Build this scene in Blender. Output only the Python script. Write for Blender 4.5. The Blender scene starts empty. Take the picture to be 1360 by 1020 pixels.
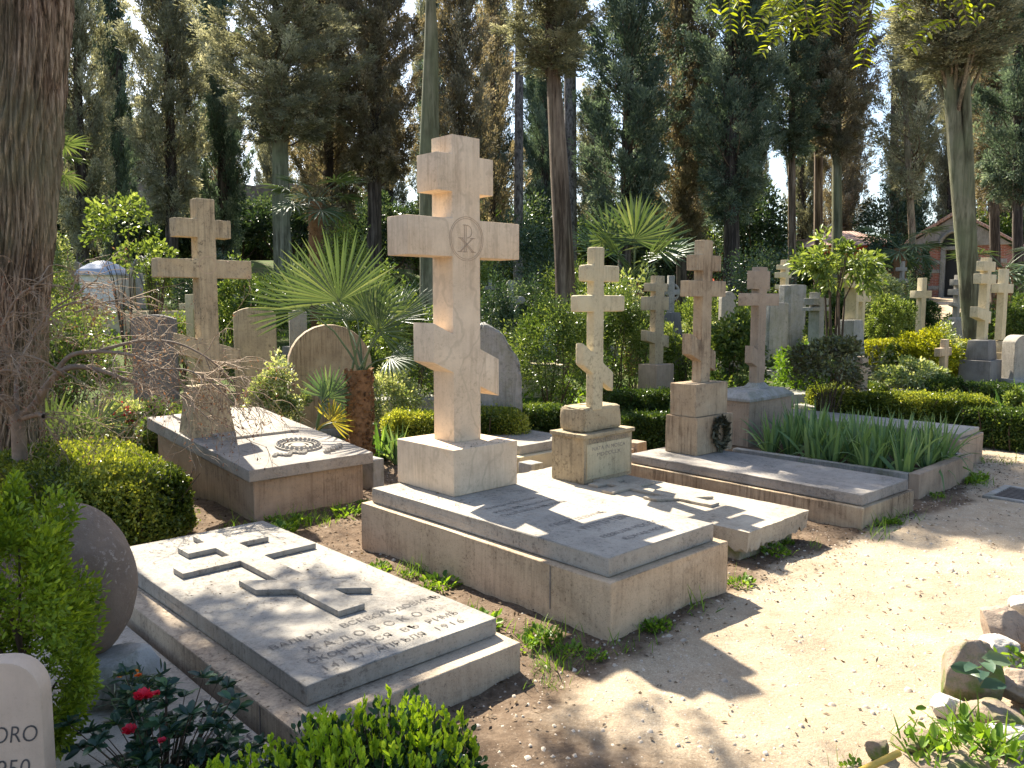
import bpy, bmesh, math, random
import numpy as np
from mathutils import Vector, Matrix, noise
random.seed(7); RNG = np.random.default_rng(7)
SC = bpy.context.scene
COL = SC.collection
PI = math.pi
# ------------------------------------------------------------------ camera model (used to read plan positions off the survey)
FPX, PITCH, EYE = 1076.0, 0.1, 1.627
CP, SP = math.cos(PITCH), math.sin(PITCH)
def ray(x, y):
    a, b = (x-680)/FPX, -(y-510)/FPX
    return np.array([a, CP+b*SP, -SP+b*CP])
def up(x, y, z=0.0):
    d = ray(x, y); t = (z-EYE)/d[2]; return np.array([0, 0, EYE])+d*t
def upY(x, y, Y):
    d = ray(x, y); return np.array([0, 0, EYE])+d*Y/d[1]
def zat(px, py, Y):
    return float(upY(px, py, Y)[2])
def xat(px, Y, z):
    dep = Y*CP-(z-EYE)*SP
    return (px-680)/FPX*dep
def sstep(a, b, x):
    t = np.clip((x-a)/(b-a), 0, 1); return t*t*(3-2*t)
YAW = math.radians(43.3)
UX, UY = -math.sin(YAW), math.cos(YAW)
VX, VY = math.cos(YAW), math.sin(YAW)
def hground(x, y):
    x = np.asarray(x, float); y = np.asarray(y, float)
    h = 0.065*np.maximum(0, y-9.0)
    h = h + 0.10*np.maximum(0, y-11)*np.clip((-x-1)/8, 0, 1)
    h = np.minimum(h, 3.2+0*h)
    return h
# ------------------------------------------------------------------ objects
def link(o):
    COL.objects.link(o); return o
def tag(o, label=None, cat=None, group=None, kind=None):
    if label: o['label'] = label
    if cat: o['category'] = cat
    if group: o['group'] = group
    if kind: o['kind'] = kind
    return o
def empty(name, loc, rz=0.0, label=None, cat=None, group=None):
    o = bpy.data.objects.new(name, None); link(o)
    o.location = loc; o.rotation_euler = (0, 0, rz); o.empty_display_size = .1
    return tag(o, label, cat, group)
def mobj(name, me, mat=None, parent=None, loc=None, rz=0.0):
    if mat is not None and len(me.materials) == 0: me.materials.append(mat)
    o = bpy.data.objects.new(name, me); link(o)
    if parent is not None: o.parent = parent
    if loc is not None: o.location = loc
    if rz: o.rotation_euler = (0, 0, rz)
    return o
def copytree(o, parent=None):
    c = o.copy(); link(c)
    if parent is not None: c.parent = parent
    for ch in [k for k in ALLCH.get(o.name, [])]:
        copytree(ch, c)
    return c
ALLCH = {}
def children_register(root):
    ALLCH[root.name] = [o for o in COL.objects if o.parent == root]
    for o in ALLCH[root.name]: children_register(o)
# ------------------------------------------------------------------ mesh helpers
def fastmesh(name, V, F, smooth=False, var=None):
    """V (n,3) array, F (m,k) array of equal sized faces"""
    V = np.asarray(V, np.float32); F = np.asarray(F, np.int32)
    me = bpy.data.meshes.new(name)
    n, (m, k) = len(V), F.shape
    me.vertices.add(n); me.vertices.foreach_set('co', V.ravel())
    me.loops.add(m*k); me.loops.foreach_set('vertex_index', F.ravel())
    me.polygons.add(m); me.polygons.foreach_set('loop_start', np.arange(0, m*k, k, dtype=np.int32))
    if smooth: me.polygons.foreach_set('use_smooth', np.ones(m, bool))
    me.update(calc_edges=True); me.validate()
    if var is not None:
        a = me.attributes.new('var', 'FLOAT', 'POINT'); a.data.foreach_set('value', np.asarray(var, np.float32))
    return me
def nrm(a):
    return a/np.maximum(1e-9, np.linalg.norm(a, axis=-1, keepdims=True))
def leafarrays(P, D, L, W, rng, five=False, fold=.25, droop=0., up=None, var=None):
    n = len(P); P = np.asarray(P, float); D = nrm(np.asarray(D, float))
    L = np.broadcast_to(np.asarray(L, float), (n,))[:, None]; W = np.broadcast_to(np.asarray(W, float), (n,))[:, None]
    if up is None: R = rng.normal(size=(n, 3))
    else: R = np.broadcast_to(np.asarray(up, float), (n, 3))+rng.normal(size=(n, 3))*.45
    S = nrm(np.cross(D, R)); N = nrm(np.cross(S, D))
    tip = P+D*L-np.array([0, 0, 1.])*L*droop
    l = P+D*L*.5+S*W*.5+N*W*fold; r = P+D*L*.5-S*W*.5+N*W*fold
    v = rng.random(n) if var is None else np.asarray(var, float)
    if not five:
        V = np.stack([P, r, tip, l], 1).reshape(-1, 3); F = np.arange(4*n).reshape(-1, 4)
        return V, F, np.repeat(v, 4)
    m = P+D*L*.55-np.array([0, 0, 1.])*L*droop*.3
    l2 = P+D*L*.72+S*W*.42+N*W*fold*.8-np.array([0, 0, 1.])*L*droop*.5
    r2 = P+D*L*.72-S*W*.42+N*W*fold*.8-np.array([0, 0, 1.])*L*droop*.5
    l1 = P+D*L*.34+S*W*.45+N*W*fold; r1 = P+D*L*.34-S*W*.45+N*W*fold
    V = np.stack([P, m, tip, l1, l2, r1, r2], 1).reshape(-1, 3)
    b = (np.arange(n)*7)[:, None]

    F4 = np.concatenate([b+np.array([[0, 1, 4, 3]]), b+np.array([[0, 5, 6, 1]])], 0)
    # tip halves as degenerate-free quads: use mid, l2, tip and mid, tip, r2 via 4th point on the edge
    V2 = np.stack([(l2+tip)/2+S*W*.06, (r2+tip)/2-S*W*.06], 1).reshape(-1, 3)
    c = 7*n+(np.arange(n)*2)[:, None]
    F5 = np.concatenate([np.concatenate([b+1, b+2, c, b+4], 1), np.concatenate([b+1, b+6, c+1, b+2], 1)], 0)
    return np.concatenate([V, V2]), np.concatenate([F4, F5]), np.concatenate([np.repeat(v, 7), np.repeat(v, 2)])
def leafmesh(name, *a, **k):
    V, F, v = leafarrays(*a, **k); return fastmesh(name, V, F, var=v)
def joinarr(parts):
    Vs, Fs, vs, o = [], [], [], 0
    for V, F, v in parts:
        Vs.append(V); Fs.append(F+o); vs.append(v); o += len(V)
    return np.concatenate(Vs), np.concatenate(Fs), np.concatenate(vs)
def tubearr(pts, rad, n=6, cap=False):
    pts = np.asarray(pts, float); m = len(pts); rad = np.broadcast_to(np.asarray(rad, float), (m,))
    T = np.gradient(pts, axis=0); T = nrm(T)
    ref = np.array([0, 0, 1.]) if abs(T[0][2]) < .9 else np.array([1., 0, 0])
    S = nrm(np.cross(T, ref)); B = np.cross(T, S)
    a = np.arange(n)*2*PI/n
    V = pts[:, None]+rad[:, None, None]*(np.cos(a)[None, :, None]*S[:, None]+np.sin(a)[None, :, None]*B[:, None])
    V = V.reshape(-1, 3)
    i = np.arange(m-1)[:, None]*n; j = np.arange(n)[None]; k = (np.arange(n)+1)[None] % n
    F = np.stack([i+j, i+k, i+n+k, i+n+j], -1).reshape(-1, 4)
    return V, F, np.zeros(len(V))
def tubes(name, lst, n=6, smooth=True):
    V, F, v = joinarr([tubearr(p, r, n) for p, r in lst]); return fastmesh(name, V, F, smooth)
class MB:
    def __init__(s): s.v = []; s.f = []
    def add(s, V, F):
        o = len(s.v); s.v += [tuple(map(float, p)) for p in V]; s.f += [tuple(o+i for i in f) for f in F]; return s
    def box(s, x0, x1, y0, y1, z0, z1):
        return s.add([(x0, y0, z0), (x1, y0, z0), (x1, y1, z0), (x0, y1, z0), (x0, y0, z1), (x1, y0, z1), (x1, y1, z1), (x0, y1, z1)],
                     [(3, 2, 1, 0), (4, 5, 6, 7), (0, 1, 5, 4), (1, 2, 6, 5), (2, 3, 7, 6), (3, 0, 4, 7)])
    def frustum(s, b, t, z0, z1):
        (x0, x1, y0, y1), (X0, X1, Y0, Y1) = b, t
        return s.add([(x0, y0, z0), (x1, y0, z0), (x1, y1, z0), (x0, y1, z0), (X0, Y0, z1), (X1, Y0, z1), (X1, Y1, z1), (X0, Y1, z1)],
                     [(3, 2, 1, 0), (4, 5, 6, 7), (0, 1, 5, 4), (1, 2, 6, 5), (2, 3, 7, 6), (3, 0, 4, 7)])
    def xz(s, poly, y0, y1):            # outline in the x-z plane (counter-clockwise seen from -y), extruded y0..y1
        n = len(poly)
        return s.add([(x, y0, z) for x, z in poly]+[(x, y1, z) for x, z in poly],
                     [tuple(range(n)), tuple(range(2*n-1, n-1, -1))]+[(i, n+i, n+(i+1) % n, (i+1) % n) for i in range(n)])
    def xy(s, poly, z0, z1):
        n = len(poly)
        return s.add([(x, y, z0) for x, y in poly]+[(x, y, z1) for x, y in poly],
                     [tuple(range(n-1, -1, -1)), tuple(range(n, 2*n))]+[(i, (i+1) % n, n+(i+1) % n, n+i) for i in range(n)])
    def build(s, name, mat, parent=None, bevel=.006, seg=2, loc=None, rz=0., smooth=True, worn=0., cuts=0):
        me = bpy.data.meshes.new(name); me.from_pydata(s.v, [], s.f)
        bm = bmesh.new(); bm.from_mesh(me)
        bmesh.ops.recalc_face_normals(bm, faces=bm.faces)
        if bevel > 0:
            bmesh.ops.bevel(bm, geom=list(bm.edges), offset=bevel, segments=seg, profile=.6, affect='EDGES', clamp_overlap=True)
        if worn > 0:
            bmesh.ops.triangulate(bm, faces=bm.faces)
            for _ in range(cuts):
                long = [e for e in bm.edges if e.calc_length() > .045]
                if not long: break
                bmesh.ops.subdivide_edges(bm, edges=long, cuts=1)
            bm.normal_update()
            off = random.random()*50
            for v in bm.verts:
                p = v.co; q = p*9+Vector((off, 0, 0)); q2 = p*34+Vector((0, off, 0))
                d = noise.noise(q)*.7+noise.noise(q2)*.35
                edge = 1.0 if max((e.calc_face_angle(0) for e in v.link_edges if len(e.link_faces) == 2), default=0) > .2 else .35
                v.co = p+v.normal*(d-.25*edge)*worn*edge
        bm.to_mesh(me); bm.free()
        for p in me.polygons: p.use_smooth = False
        if smooth:
            for p in me.polygons: p.use_smooth = True
            try: me.set_sharp_from_angle(angle=math.radians(38))
            except Exception: pass
        return mobj(name, me, mat, parent, loc, rz)
def blades(lst, seg=5):
    """sword leaves: (base, direction, length, width, bend(down), twist) -> arrays; folded strip"""
    Vs, Fs, vs, o = [], [], [], 0
    for base, d, L, w, bend, v in lst:
        d = np.asarray(d, float)/np.linalg.norm(d)
        side = np.cross(d, [0, 0, 1.]); 
        if np.linalg.norm(side) < .05: side = np.array([random.uniform(-1, 1), random.uniform(-1, 1), 0])
        side = side/np.linalg.norm(side)
        rot = random.uniform(-.9, .9)
        nn = np.cross(side, d); side2 = side*math.cos(rot)+nn*math.sin(rot)
        p = np.asarray(base, float).copy(); dd = d.copy()
        for i in range(seg+1):
            t = i/seg; ww = w*(1-t**2.2)*(.65+.35*min(1, t*4))+.0006
            nrmv = np.cross(side2, dd)
            Vs += [p-side2*ww/2+nrmv*ww*.18, p, p+side2*ww/2+nrmv*ww*.18]; vs += [v]*3
            p = p+dd*L/seg
            dd = dd+np.array([0, 0, -1.])*bend/seg*(.4+1.6*t); dd /= np.linalg.norm(dd)
        for i in range(seg):
            a = o+i*3
            Fs += [(a, a+1, a+4, a+3), (a+1, a+2, a+5, a+4)]
        o += (seg+1)*3
    return np.array(Vs), np.array(Fs), np.array(vs)
def textmesh(body, width=None, height=None, size=1.0, extrude=.0):
    cu = bpy.data.curves.new('lettering', 'FONT'); cu.body = body; cu.size = size; cu.align_x = 'LEFT'; cu.extrude = extrude
    cu.resolution_u = 4; cu.offset = -.007
    ob = bpy.data.objects.new('lettering', cu); link(ob)
    dg = bpy.context.evaluated_depsgraph_get()
    me = bpy.data.meshes.new_from_object(ob.evaluated_get(dg))
    bpy.data.objects.remove(ob)
    V = np.array([v.co[:] for v in me.vertices]) if len(me.vertices) else np.zeros((1, 3))
    lo, hi = V.min(0), V.max(0)
    F = [tuple(p.vertices) for p in me.polygons]
    V = V-[lo[0], 0, 0]
    s = width/(hi[0]-lo[0]) if width else height/(hi[1]-lo[1])
    sy = height/max(1e-6, (hi[1]-lo[1])) if height else s
    V = V*[s, sy, 1]
    bpy.data.meshes.remove(me)
    return V, F
def inscription(rows, mat, parent, place, name='lettering', spacing=None):
    """rows: (text, x0, x1, y, height); place maps (x,y)->local xyz"""
    mb = MB()
    for body, x0, x1, y, h in rows:
        if spacing:
            n = len(body); 
            for i, ch in enumerate(body):
                if ch == ' ': continue
                V, F = textmesh(ch, height=h if ch not in ".'," else h*.2)
                w = V[:, 0].max(); cx = x0+(x1-x0)*(i+.5)/n
                mb.add([place(cx-w/2+a, y+b) for a, b, _ in V], F)
        else:
            V, F = textmesh(body, width=x1-x0, height=h)
            mb.add([place(x0+a, y+b) for a, b, _ in V], F)
    me = bpy.data.meshes.new(name); me.from_pydata(mb.v, [], mb.f); me.update()
    return mobj(name, me, mat, parent)
def rockmesh(name, sx, sy, sz, sub=4, amp=.25, seed=0, flat=0.):
    bm = bmesh.new(); bmesh.ops.create_icosphere(bm, subdivisions=sub, radius=1)
    off = Vector((seed*7.3, seed*3.1, seed*1.7))
    planes = []
    rr = random.Random(seed)
    for _ in range(int(9*flat)):
        n = Vector((rr.gauss(0, 1), rr.gauss(0, 1), rr.gauss(0, 1))).normalized(); planes.append((n, rr.uniform(.55, .85)))
    for v in bm.verts:
        p = v.co.normalized()
        r = 1+amp*noise.noise(p*1.3+off)+amp*.5*noise.noise(p*3.1+off)+amp*.18*noise.noise(p*9+off)+amp*.1*noise.noise(p*22+off)
        q = p*r
        for n, d in planes:
            s = q.dot(n)
            if s > d: q = q-n*(s-d)*.92
        v.co = Vector((q.x*sx, q.y*sy, q.z*sz))
    me = bpy.data.meshes.new(name); bm.to_mesh(me); bm.free()
    for p in me.polygons: p.use_smooth = True
    return me
# ------------------------------------------------------------------ materials
def newmat(name):
    m = bpy.data.materials.new(name); m.use_nodes = True
    nt = m.node_tree; nt.nodes.clear()
    return m, nt
class NT:
    def __init__(s, nt): s.nt = nt
    def n(s, t, **k):
        x = s.nt.nodes.new(t)
        for a, b in k.items():
            if a == 'inp':
                for i, v in b.items(): x.inputs[i].default_value = v
            else: setattr(x, a, b)
        return x
    def l(s, a, b): s.nt.links.new(a, b)
    def coords(s, scale=(1, 1, 1), kind='Object'):
        tc = s.n('ShaderNodeTexCoord'); mp = s.n('ShaderNodeMapping'); mp.inputs['Scale'].default_value = scale
        s.l(tc.outputs[kind], mp.inputs['Vector']); return mp.outputs[0]
    def noise(s, vec, scale, detail=6, rough=.55, dist=0.):
        x = s.n('ShaderNodeTexNoise', inp={'Scale': scale, 'Detail': detail, 'Roughness': rough, 'Distortion': dist})
        s.l(vec, x.inputs['Vector']); return x.outputs['Fac']
    def ramp(s, fac, stops):
        x = s.n('ShaderNodeValToRGB'); e = x.color_ramp.elements
        while len(e) < len(stops): e.new(.5)
        for i, (p, c) in enumerate(stops):
            e[i].position = p; e[i].color = (*c, 1) if len(c) == 3 else c
        s.l(fac, x.inputs[0]); return x.outputs[0]
    def f(s, fac, a, b):            # grey ramp
        return s.ramp(fac, [(a, (0, 0, 0)), (b, (1, 1, 1))])
    def mix(s, fac, a, b, mode='MIX'):
        x = s.n('ShaderNodeMix', data_type='RGBA', blend_type=mode)
        if isinstance(fac, (int, float)): x.inputs[0].default_value = fac
        else: s.l(fac, x.inputs[0])
        for i, v in ((6, a), (7, b)):
            if isinstance(v, tuple): x.inputs[i].default_value = (*v, 1)
            else: s.l(v, x.inputs[i])
        return x.outputs[2]
    def mul(s, a, k):
        x = s.n('ShaderNodeMath', operation='MULTIPLY'); 
        s.l(a, x.inputs[0])
        if isinstance(k, (int, float)): x.inputs[1].default_value = k
        else: s.l(k, x.inputs[1])
        return x.outputs[0]
    def add(s, a, b):
        x = s.n('ShaderNodeMath', operation='ADD'); s.l(a, x.inputs[0])
        if isinstance(b, (int, float)): x.inputs[1].default_value = b
        else: s.l(b, x.inputs[1])
        return x.outputs[0]
    def bump(s, h, strength, dist=.01, prev=None):
        x = s.n('ShaderNodeBump', inp={'Strength': strength, 'Distance': dist}); s.l(h, x.inputs['Height'])
        if prev is not None: s.l(prev, x.inputs['Normal'])
        return x.outputs[0]
    def out(s, col, rough=.85, normal=None, spec=.3, metal=0.):
        p = s.n('ShaderNodeBsdfPrincipled'); o = s.n('ShaderNodeOutputMaterial')
        if isinstance(col, tuple): p.inputs['Base Color'].default_value = (*col, 1)
        else: s.l(col, p.inputs['Base Color'])
        if isinstance(rough, (int, float)): p.inputs['Roughness'].default_value = rough
        else: s.l(rough, p.inputs['Roughness'])
        p.inputs['Specular IOR Level'].default_value = spec; p.inputs['Metallic'].default_value = metal
        if normal is not None: s.l(normal, p.inputs['Normal'])
        s.l(p.outputs[0], o.inputs[0])
def stone(name, base, alt, stain, streak=.6, lichen=.4, pits=.4, bump=.35, moss=None, mossamt=.5, rough=.85, veins=0.):
    m, nt = newmat(name); g = NT(nt); c = g.coords()
    col = g.mix(g.f(g.noise(c, 2.2, 8, .6), .35, .68), base, alt)
    col = g.mix(g.mul(g.f(g.noise(c, 9, 6, .65), .42, .75), .35), col, tuple(x*.72 for x in alt))
    cs = g.coords((38, 38, 2.6))
    st = g.mul(g.f(g.noise(cs, 1.0, 6, .7), .45, .66), g.f(g.noise(c, 1.7, 3), .38, .6))
    col = g.mix(g.mul(st, streak), col, stain)
    li = g.mul(g.f(g.noise(c, 26, 5, .7), .53, .64), g.f(g.noise(c, 2.6, 4), .42, .62))
    col = g.mix(g.mul(li, lichen), col, tuple(x*.55 for x in stain))
    sp = g.f(g.noise(c, 140, 3, .6), .60, .72)
    col = g.mix(g.mul(sp, pits), col, tuple(x*.5 for x in stain))
    sp2 = g.mul(g.f(g.noise(c, 48, 5, .75), .55, .63), g.f(g.noise(c, 4.5, 4, .6), .40, .62))
    col = g.mix(g.mul(sp2, min(1., pits*1.25)), col, tuple(x*.8 for x in stain))
    blo = g.mul(g.f(g.noise(c, 3.4, 7, .72), .54, .70), .55*min(1., streak+lichen)); col = g.mix(blo, col, tuple((x+y)*.5 for x, y in zip(stain, alt)))
    if veins > 0:
        w = g.n('ShaderNodeTexWave', wave_type='BANDS', inp={'Scale': 1.3, 'Distortion': 14, 'Detail': 4, 'Detail Scale': 1.4}); g.l(c, w.inputs['Vector'])
        col = g.mix(g.mul(g.f(w.outputs['Fac'], .93, 1.0), veins), col, tuple(x*.6 for x in alt))
    if moss is not None:
        mo = g.mul(g.f(g.noise(c, 5, 6, .7), .46, .62), mossamt); col = g.mix(mo, col, moss)
    b = g.bump(g.noise(c, 75, 6, .75), min(1, bump*1.6), .006)
    b = g.bump(g.noise(c, 14, 6, .6), bump*.8, .012, b)
    g.out(col, rough, b, .25)
    return m
def bark(name, c1, c2, c3, sc=(34, 34, 2.2), strength=.9, moss=None):
    m, nt = newmat(name); g = NT(nt); c = g.coords(sc); c0 = g.coords()
    f = g.add(g.mul(g.noise(c, 1, 8, .7, .6), .6), g.mul(g.noise(g.coords((sc[0]*.33, sc[1]*.33, sc[2]*.45)), 1, 5, .65, .8), .4))
    col = g.ramp(f, [(.43, c1), (.5, c2), (.58, c3)])
    if moss is not None: col = g.mix(g.mul(g.f(g.noise(c0, .9, 4), .42, .62), .75), col, moss)
    col = g.mix(g.mul(g.f(g.noise(c0, 3, 5), .5, .7), .4), col, c1)
    b = g.bump(f, strength, .03)
    g.out(col, .92, b, .15); return m
def leaf(name, c1, c2, c3, trans=.35, rough=.5, tcol=None, spec=.35):
    m, nt = newmat(name); g = NT(nt)
    a = g.n('ShaderNodeAttribute', attribute_name='var')
    col = g.ramp(a.outputs['Fac'], [(.05, c1), (.55, c2), (.97, c3)])
    p = g.n('ShaderNodeBsdfPrincipled', inp={'Roughness': rough, 'Specular IOR Level': spec}); g.l(col, p.inputs['Base Color'])
    t = g.n('ShaderNodeBsdfTranslucent')
    tc = g.mix(1.0, col, tcol or (1.5, 1.35, .55), 'MULTIPLY'); g.l(tc, t.inputs['Color'])
    mx = g.n('ShaderNodeMixShader'); mx.inputs[0].default_value = trans
    g.l(p.outputs[0], mx.inputs[1]); g.l(t.outputs[0], mx.inputs[2])
    o = g.n('ShaderNodeOutputMaterial'); g.l(mx.outputs[0], o.inputs[0]); return m
def plain(name, col, rough=.7, spec=.3, metal=0., var=.25, sc=20, bump=.2):
    m, nt = newmat(name); g = NT(nt); c = g.coords()
    k = g.mix(g.f(g.noise(c, sc, 5, .65), .3, .7), tuple(x*(1-var) for x in col), tuple(min(1, x*(1+var)) for x in col))
    g.out(k, rough, g.bump(g.noise(c, sc*6, 4, .6), bump, .003), spec, metal); return m
M = {}
M['marble_tan'] = stone('warm_marble', (.76, .595, .42), (.65, .50, .345), (.32, .22, .14), .5, .25, .25, .2, veins=.35)
M['stone_base'] = stone('weathered_travertine', (.60, .45, .30), (.48, .355, .235), (.20, .14, .085), .5, .4, .7, .45)
M['stone_slab'] = stone('grey_marble_slab', (.42, .375, .31), (.32, .285, .24), (.15, .13, .11), .15, .55, .75, .4)
M['marble_white'] = stone('white_marble', (.38, .345, .29), (.30, .27, .23), (.14, .115, .09), .5, .6, .65, .4)
M['stone_grey_slab'] = stone('grey_stained_slab', (.37, .33, .285), (.27, .24, .21), (.11, .10, .085), .2, .6, .6, .4)
M['stone_greytan'] = stone('grey_tan_slab', (.47, .41, .32), (.36, .31, .245), (.16, .135, .10), .3, .6, .6, .45)
M['stone_side'] = stone('stained_tan_stone', (.50, .40, .29), (.38, .30, .22), (.15, .11, .08), .8, .5, .7, .45)
M['stone_yellow'] = stone('yellow_travertine', (.60, .51, .33), (.50, .42, .27), (.22, .18, .12), .5, .5, .35, .35)
M['stone_brown'] = stone('brown_stained_travertine', (.50, .39, .26), (.36, .255, .16), (.07, .042, .026), 1.0, .4, .3, .35)
M['stone_rose'] = stone('rose_granite', (.42, .315, .225), (.32, .24, .17), (.14, .095, .065), .7, .4, .4, .3)
M['stone_moss'] = stone('mossy_stone', (.42, .35, .26), (.30, .25, .18), (.10, .08, .05), .6, .6, .5, .6, moss=(.10, .13, .025), mossamt=.8)
M['stone_grey'] = stone('grey_lichen_stone', (.38, .36, .33), (.28, .265, .24), (.11, .105, .09), .7, .6, .4, .5, moss=(.17, .17, .09), mossamt=.4)
M['stone_dark'] = stone('dark_weathered_stone', (.20, .19, .18), (.14, .13, .125), (.06, .055, .05), .5, .3, .3, .4)
M['stone_tan_old'] = stone('old_lichen_stone', (.50, .40, .25), (.38, .30, .19), (.14, .11, .07), .8, .9, .6, .5)
M['headstone_pink'] = stone('pink_limestone', (.64, .475, .35), (.57, .42, .31), (.40, .29, .21), .2, .1, .15, .12)
M['egg_rock'] = stone('dark_basalt', (.26, .185, .135), (.17, .12, .088), (.44, .35, .28), .0, .0, .9, .4, rough=.75)
M['rock_warm'] = stone('tuff_rock', (.40, .31, .23), (.30, .22, .165), (.13, .095, .07), .3, .5, .6, .9)
M['rock_moss'] = stone('mossy_tuff_rock', (.33, .25, .18), (.25, .185, .135), (.11, .08, .055), .2, .4, .5, .8, moss=(.10, .15, .02), mossamt=.9)
M['rock_pale'] = stone('pale_limestone_rock', (.55, .50, .44), (.44, .39, .33), (.20, .17, .13), .2, .5, .6, .9)
M['ink'] = plain('incised_lettering', (.10, .09, .085), .9, .1, 0, .3)
M['ink_mid'] = plain('faded_lettering', (.15, .135, .12), .9, .1, 0, .3)
M['ink_soft'] = plain('worn_lettering', (.20, .175, .155), .9, .1, 0, .35)
M['line'] = plain('carved_line', (.42, .31, .22), .9, .1, 0, .2)
M['bronze'] = plain('weathered_bronze', (.09, .085, .05), .55, .5, .4, .4, 30)
M['bark_red'] = bark('cypress_bark', (.04, .026, .018), (.21, .14, .095), (.48, .37, .27), (75, 75, 4), 1., moss=(.21, .20, .125))
M['bark_brown'] = bark('brown_bark', (.06, .042, .03), (.15, .11, .08), (.25, .19, .14), (11, 11, .9), 1.)
M['bark_green'] = bark('green_algae_bark', (.06, .055, .035), (.15, .145, .095), (.25, .235, .165), (11, 11, .9), 1., (.15, .165, .095))
M['bark_grey'] = bark('grey_pine_bark', (.06, .055, .055), (.16, .145, .14), (.26, .24, .235), (18, 18, 7))
M['bark_dark'] = bark('dark_bark', (.03, .024, .02), (.075, .06, .05), (.14, .115, .095), (11, 11, .9), 1.)
M['twig'] = plain('bare_twig', (.30, .22, .15), .8, .2, 0, .35, 8)
M['twig_branch'] = plain('smooth_maple_bark', (.22, .165, .12), .8, .2, 0, .3, 14)
M['twig_dark'] = plain('shrub_stem', (.085, .06, .042), .85, .2, 0, .3, 14)
M['cyp_olive'] = leaf('cypress_olive', (.14, .148, .10), (.33, .33, .24), (.68, .66, .54), .42, .65, (1.1, 1.05, .7), .2)  # grey-olive follows cypress foliage where the sun lights it
M['cyp_teal'] = leaf('cypress_teal', (.065, .095, .068), (.165, .21, .15), (.42, .45, .32), .36, .65, (1.0, 1.1, .75), .2)  # dark teal follows cypress foliage in shade, painted as leaf colour
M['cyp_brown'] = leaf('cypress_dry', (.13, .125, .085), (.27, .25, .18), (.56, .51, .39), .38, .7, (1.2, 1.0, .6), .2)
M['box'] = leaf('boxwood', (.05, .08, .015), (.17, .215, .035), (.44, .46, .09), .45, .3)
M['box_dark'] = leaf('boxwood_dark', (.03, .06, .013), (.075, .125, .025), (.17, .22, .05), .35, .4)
M['box_gold'] = leaf('golden_privet_sunlit_hedge', (.14, .17, .012), (.27, .30, .02), (.44, .44, .05), .45, .42)
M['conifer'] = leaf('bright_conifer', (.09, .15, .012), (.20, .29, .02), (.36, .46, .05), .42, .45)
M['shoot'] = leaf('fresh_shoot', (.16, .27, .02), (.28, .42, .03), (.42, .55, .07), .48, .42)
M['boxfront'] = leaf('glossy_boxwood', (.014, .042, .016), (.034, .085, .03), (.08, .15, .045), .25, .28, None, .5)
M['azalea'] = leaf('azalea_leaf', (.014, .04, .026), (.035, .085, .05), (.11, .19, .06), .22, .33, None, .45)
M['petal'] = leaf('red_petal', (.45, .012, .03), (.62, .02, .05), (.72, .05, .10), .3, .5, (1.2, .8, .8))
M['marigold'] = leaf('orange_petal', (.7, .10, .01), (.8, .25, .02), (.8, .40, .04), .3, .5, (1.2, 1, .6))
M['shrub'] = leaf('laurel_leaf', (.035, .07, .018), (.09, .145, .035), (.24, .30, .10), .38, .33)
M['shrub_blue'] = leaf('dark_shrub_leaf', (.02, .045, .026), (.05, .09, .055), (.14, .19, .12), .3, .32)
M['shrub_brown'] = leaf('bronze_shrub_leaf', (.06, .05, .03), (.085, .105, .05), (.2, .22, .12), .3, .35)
M['shrub_lit'] = leaf('spring_and_sunlit_leaf', (.08, .125, .025), (.165, .225, .045), (.34, .40, .13), .42, .38, (1.3, 1.22, .65))  # light leaf colour, also carries the sun on the sunlit shrubs
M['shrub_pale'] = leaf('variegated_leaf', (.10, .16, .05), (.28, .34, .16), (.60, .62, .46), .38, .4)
M['iris'] = leaf('iris_leaf', (.075, .145, .07), (.155, .255, .105), (.29, .39, .17), .38, .36)
M['strap'] = leaf('strap_leaf', (.05, .12, .03), (.10, .20, .05), (.2, .32, .09), .4, .3)
M['palm'] = leaf('fan_palm_leaf', (.038, .072, .032), (.078, .122, .055), (.18, .22, .12), .33, .36)
M['palm_blue'] = leaf('young_palm_leaf', (.045, .09, .06), (.08, .14, .085), (.15, .21, .12), .35, .38)
M['palm_gold'] = leaf('dry_palm_leaf', (.28, .26, .05), (.40, .36, .07), (.5, .45, .12), .4, .4)
M['palmtrunk'] = plain('palm_fibre', (.20, .11, .055), .9, .1, 0, .45, 30, .8)
M['weed'] = leaf('weed_leaf', (.06, .13, .012), (.13, .24, .02), (.24, .36, .05), .42, .45)
M['litter'] = leaf('fallen_leaf', (.05, .035, .022), (.12, .08, .045), (.24, .17, .10), .1, .8)
M['dryleaf'] = leaf('dried_maple_leaf', (.14, .06, .045), (.20, .10, .075), (.28, .17, .13), .25, .7)
M['sprig'] = leaf('robinia_leaf', (.13, .18, .012), (.24, .30, .018), (.38, .42, .04), .5, .42)
M['red_wall'] = plain('red_plaster', (.40, .075, .035), .9, .2, 0, .15, 6)
M['white_plaster'] = plain('white_marble_panel', (.72, .70, .67), .7, .3, 0, .08, 6)
M['slate'] = plain('blue_grey_lead_roof', (.34, .38, .46), .6, .4, 0, .15, 10)
M['dark_metal'] = plain('dark_iron', (.03, .03, .03), .6, .4, .3, .2)
M['grate'] = plain('rusty_iron_grate', (.10, .085, .075), .7, .4, .3, .4, 30)
M['pipe'] = plain('yellow_plastic_hose', (.55, .36, .06), .5, .4, 0, .25, 12)
M['stonebits'] = plain('gravel_pebble', (.46, .39, .31), .9, .2, 0, .5, 9)
M['window_glass'] = plain('dark_window', (.02, .025, .025), .2, .6, 0, .2)
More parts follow.
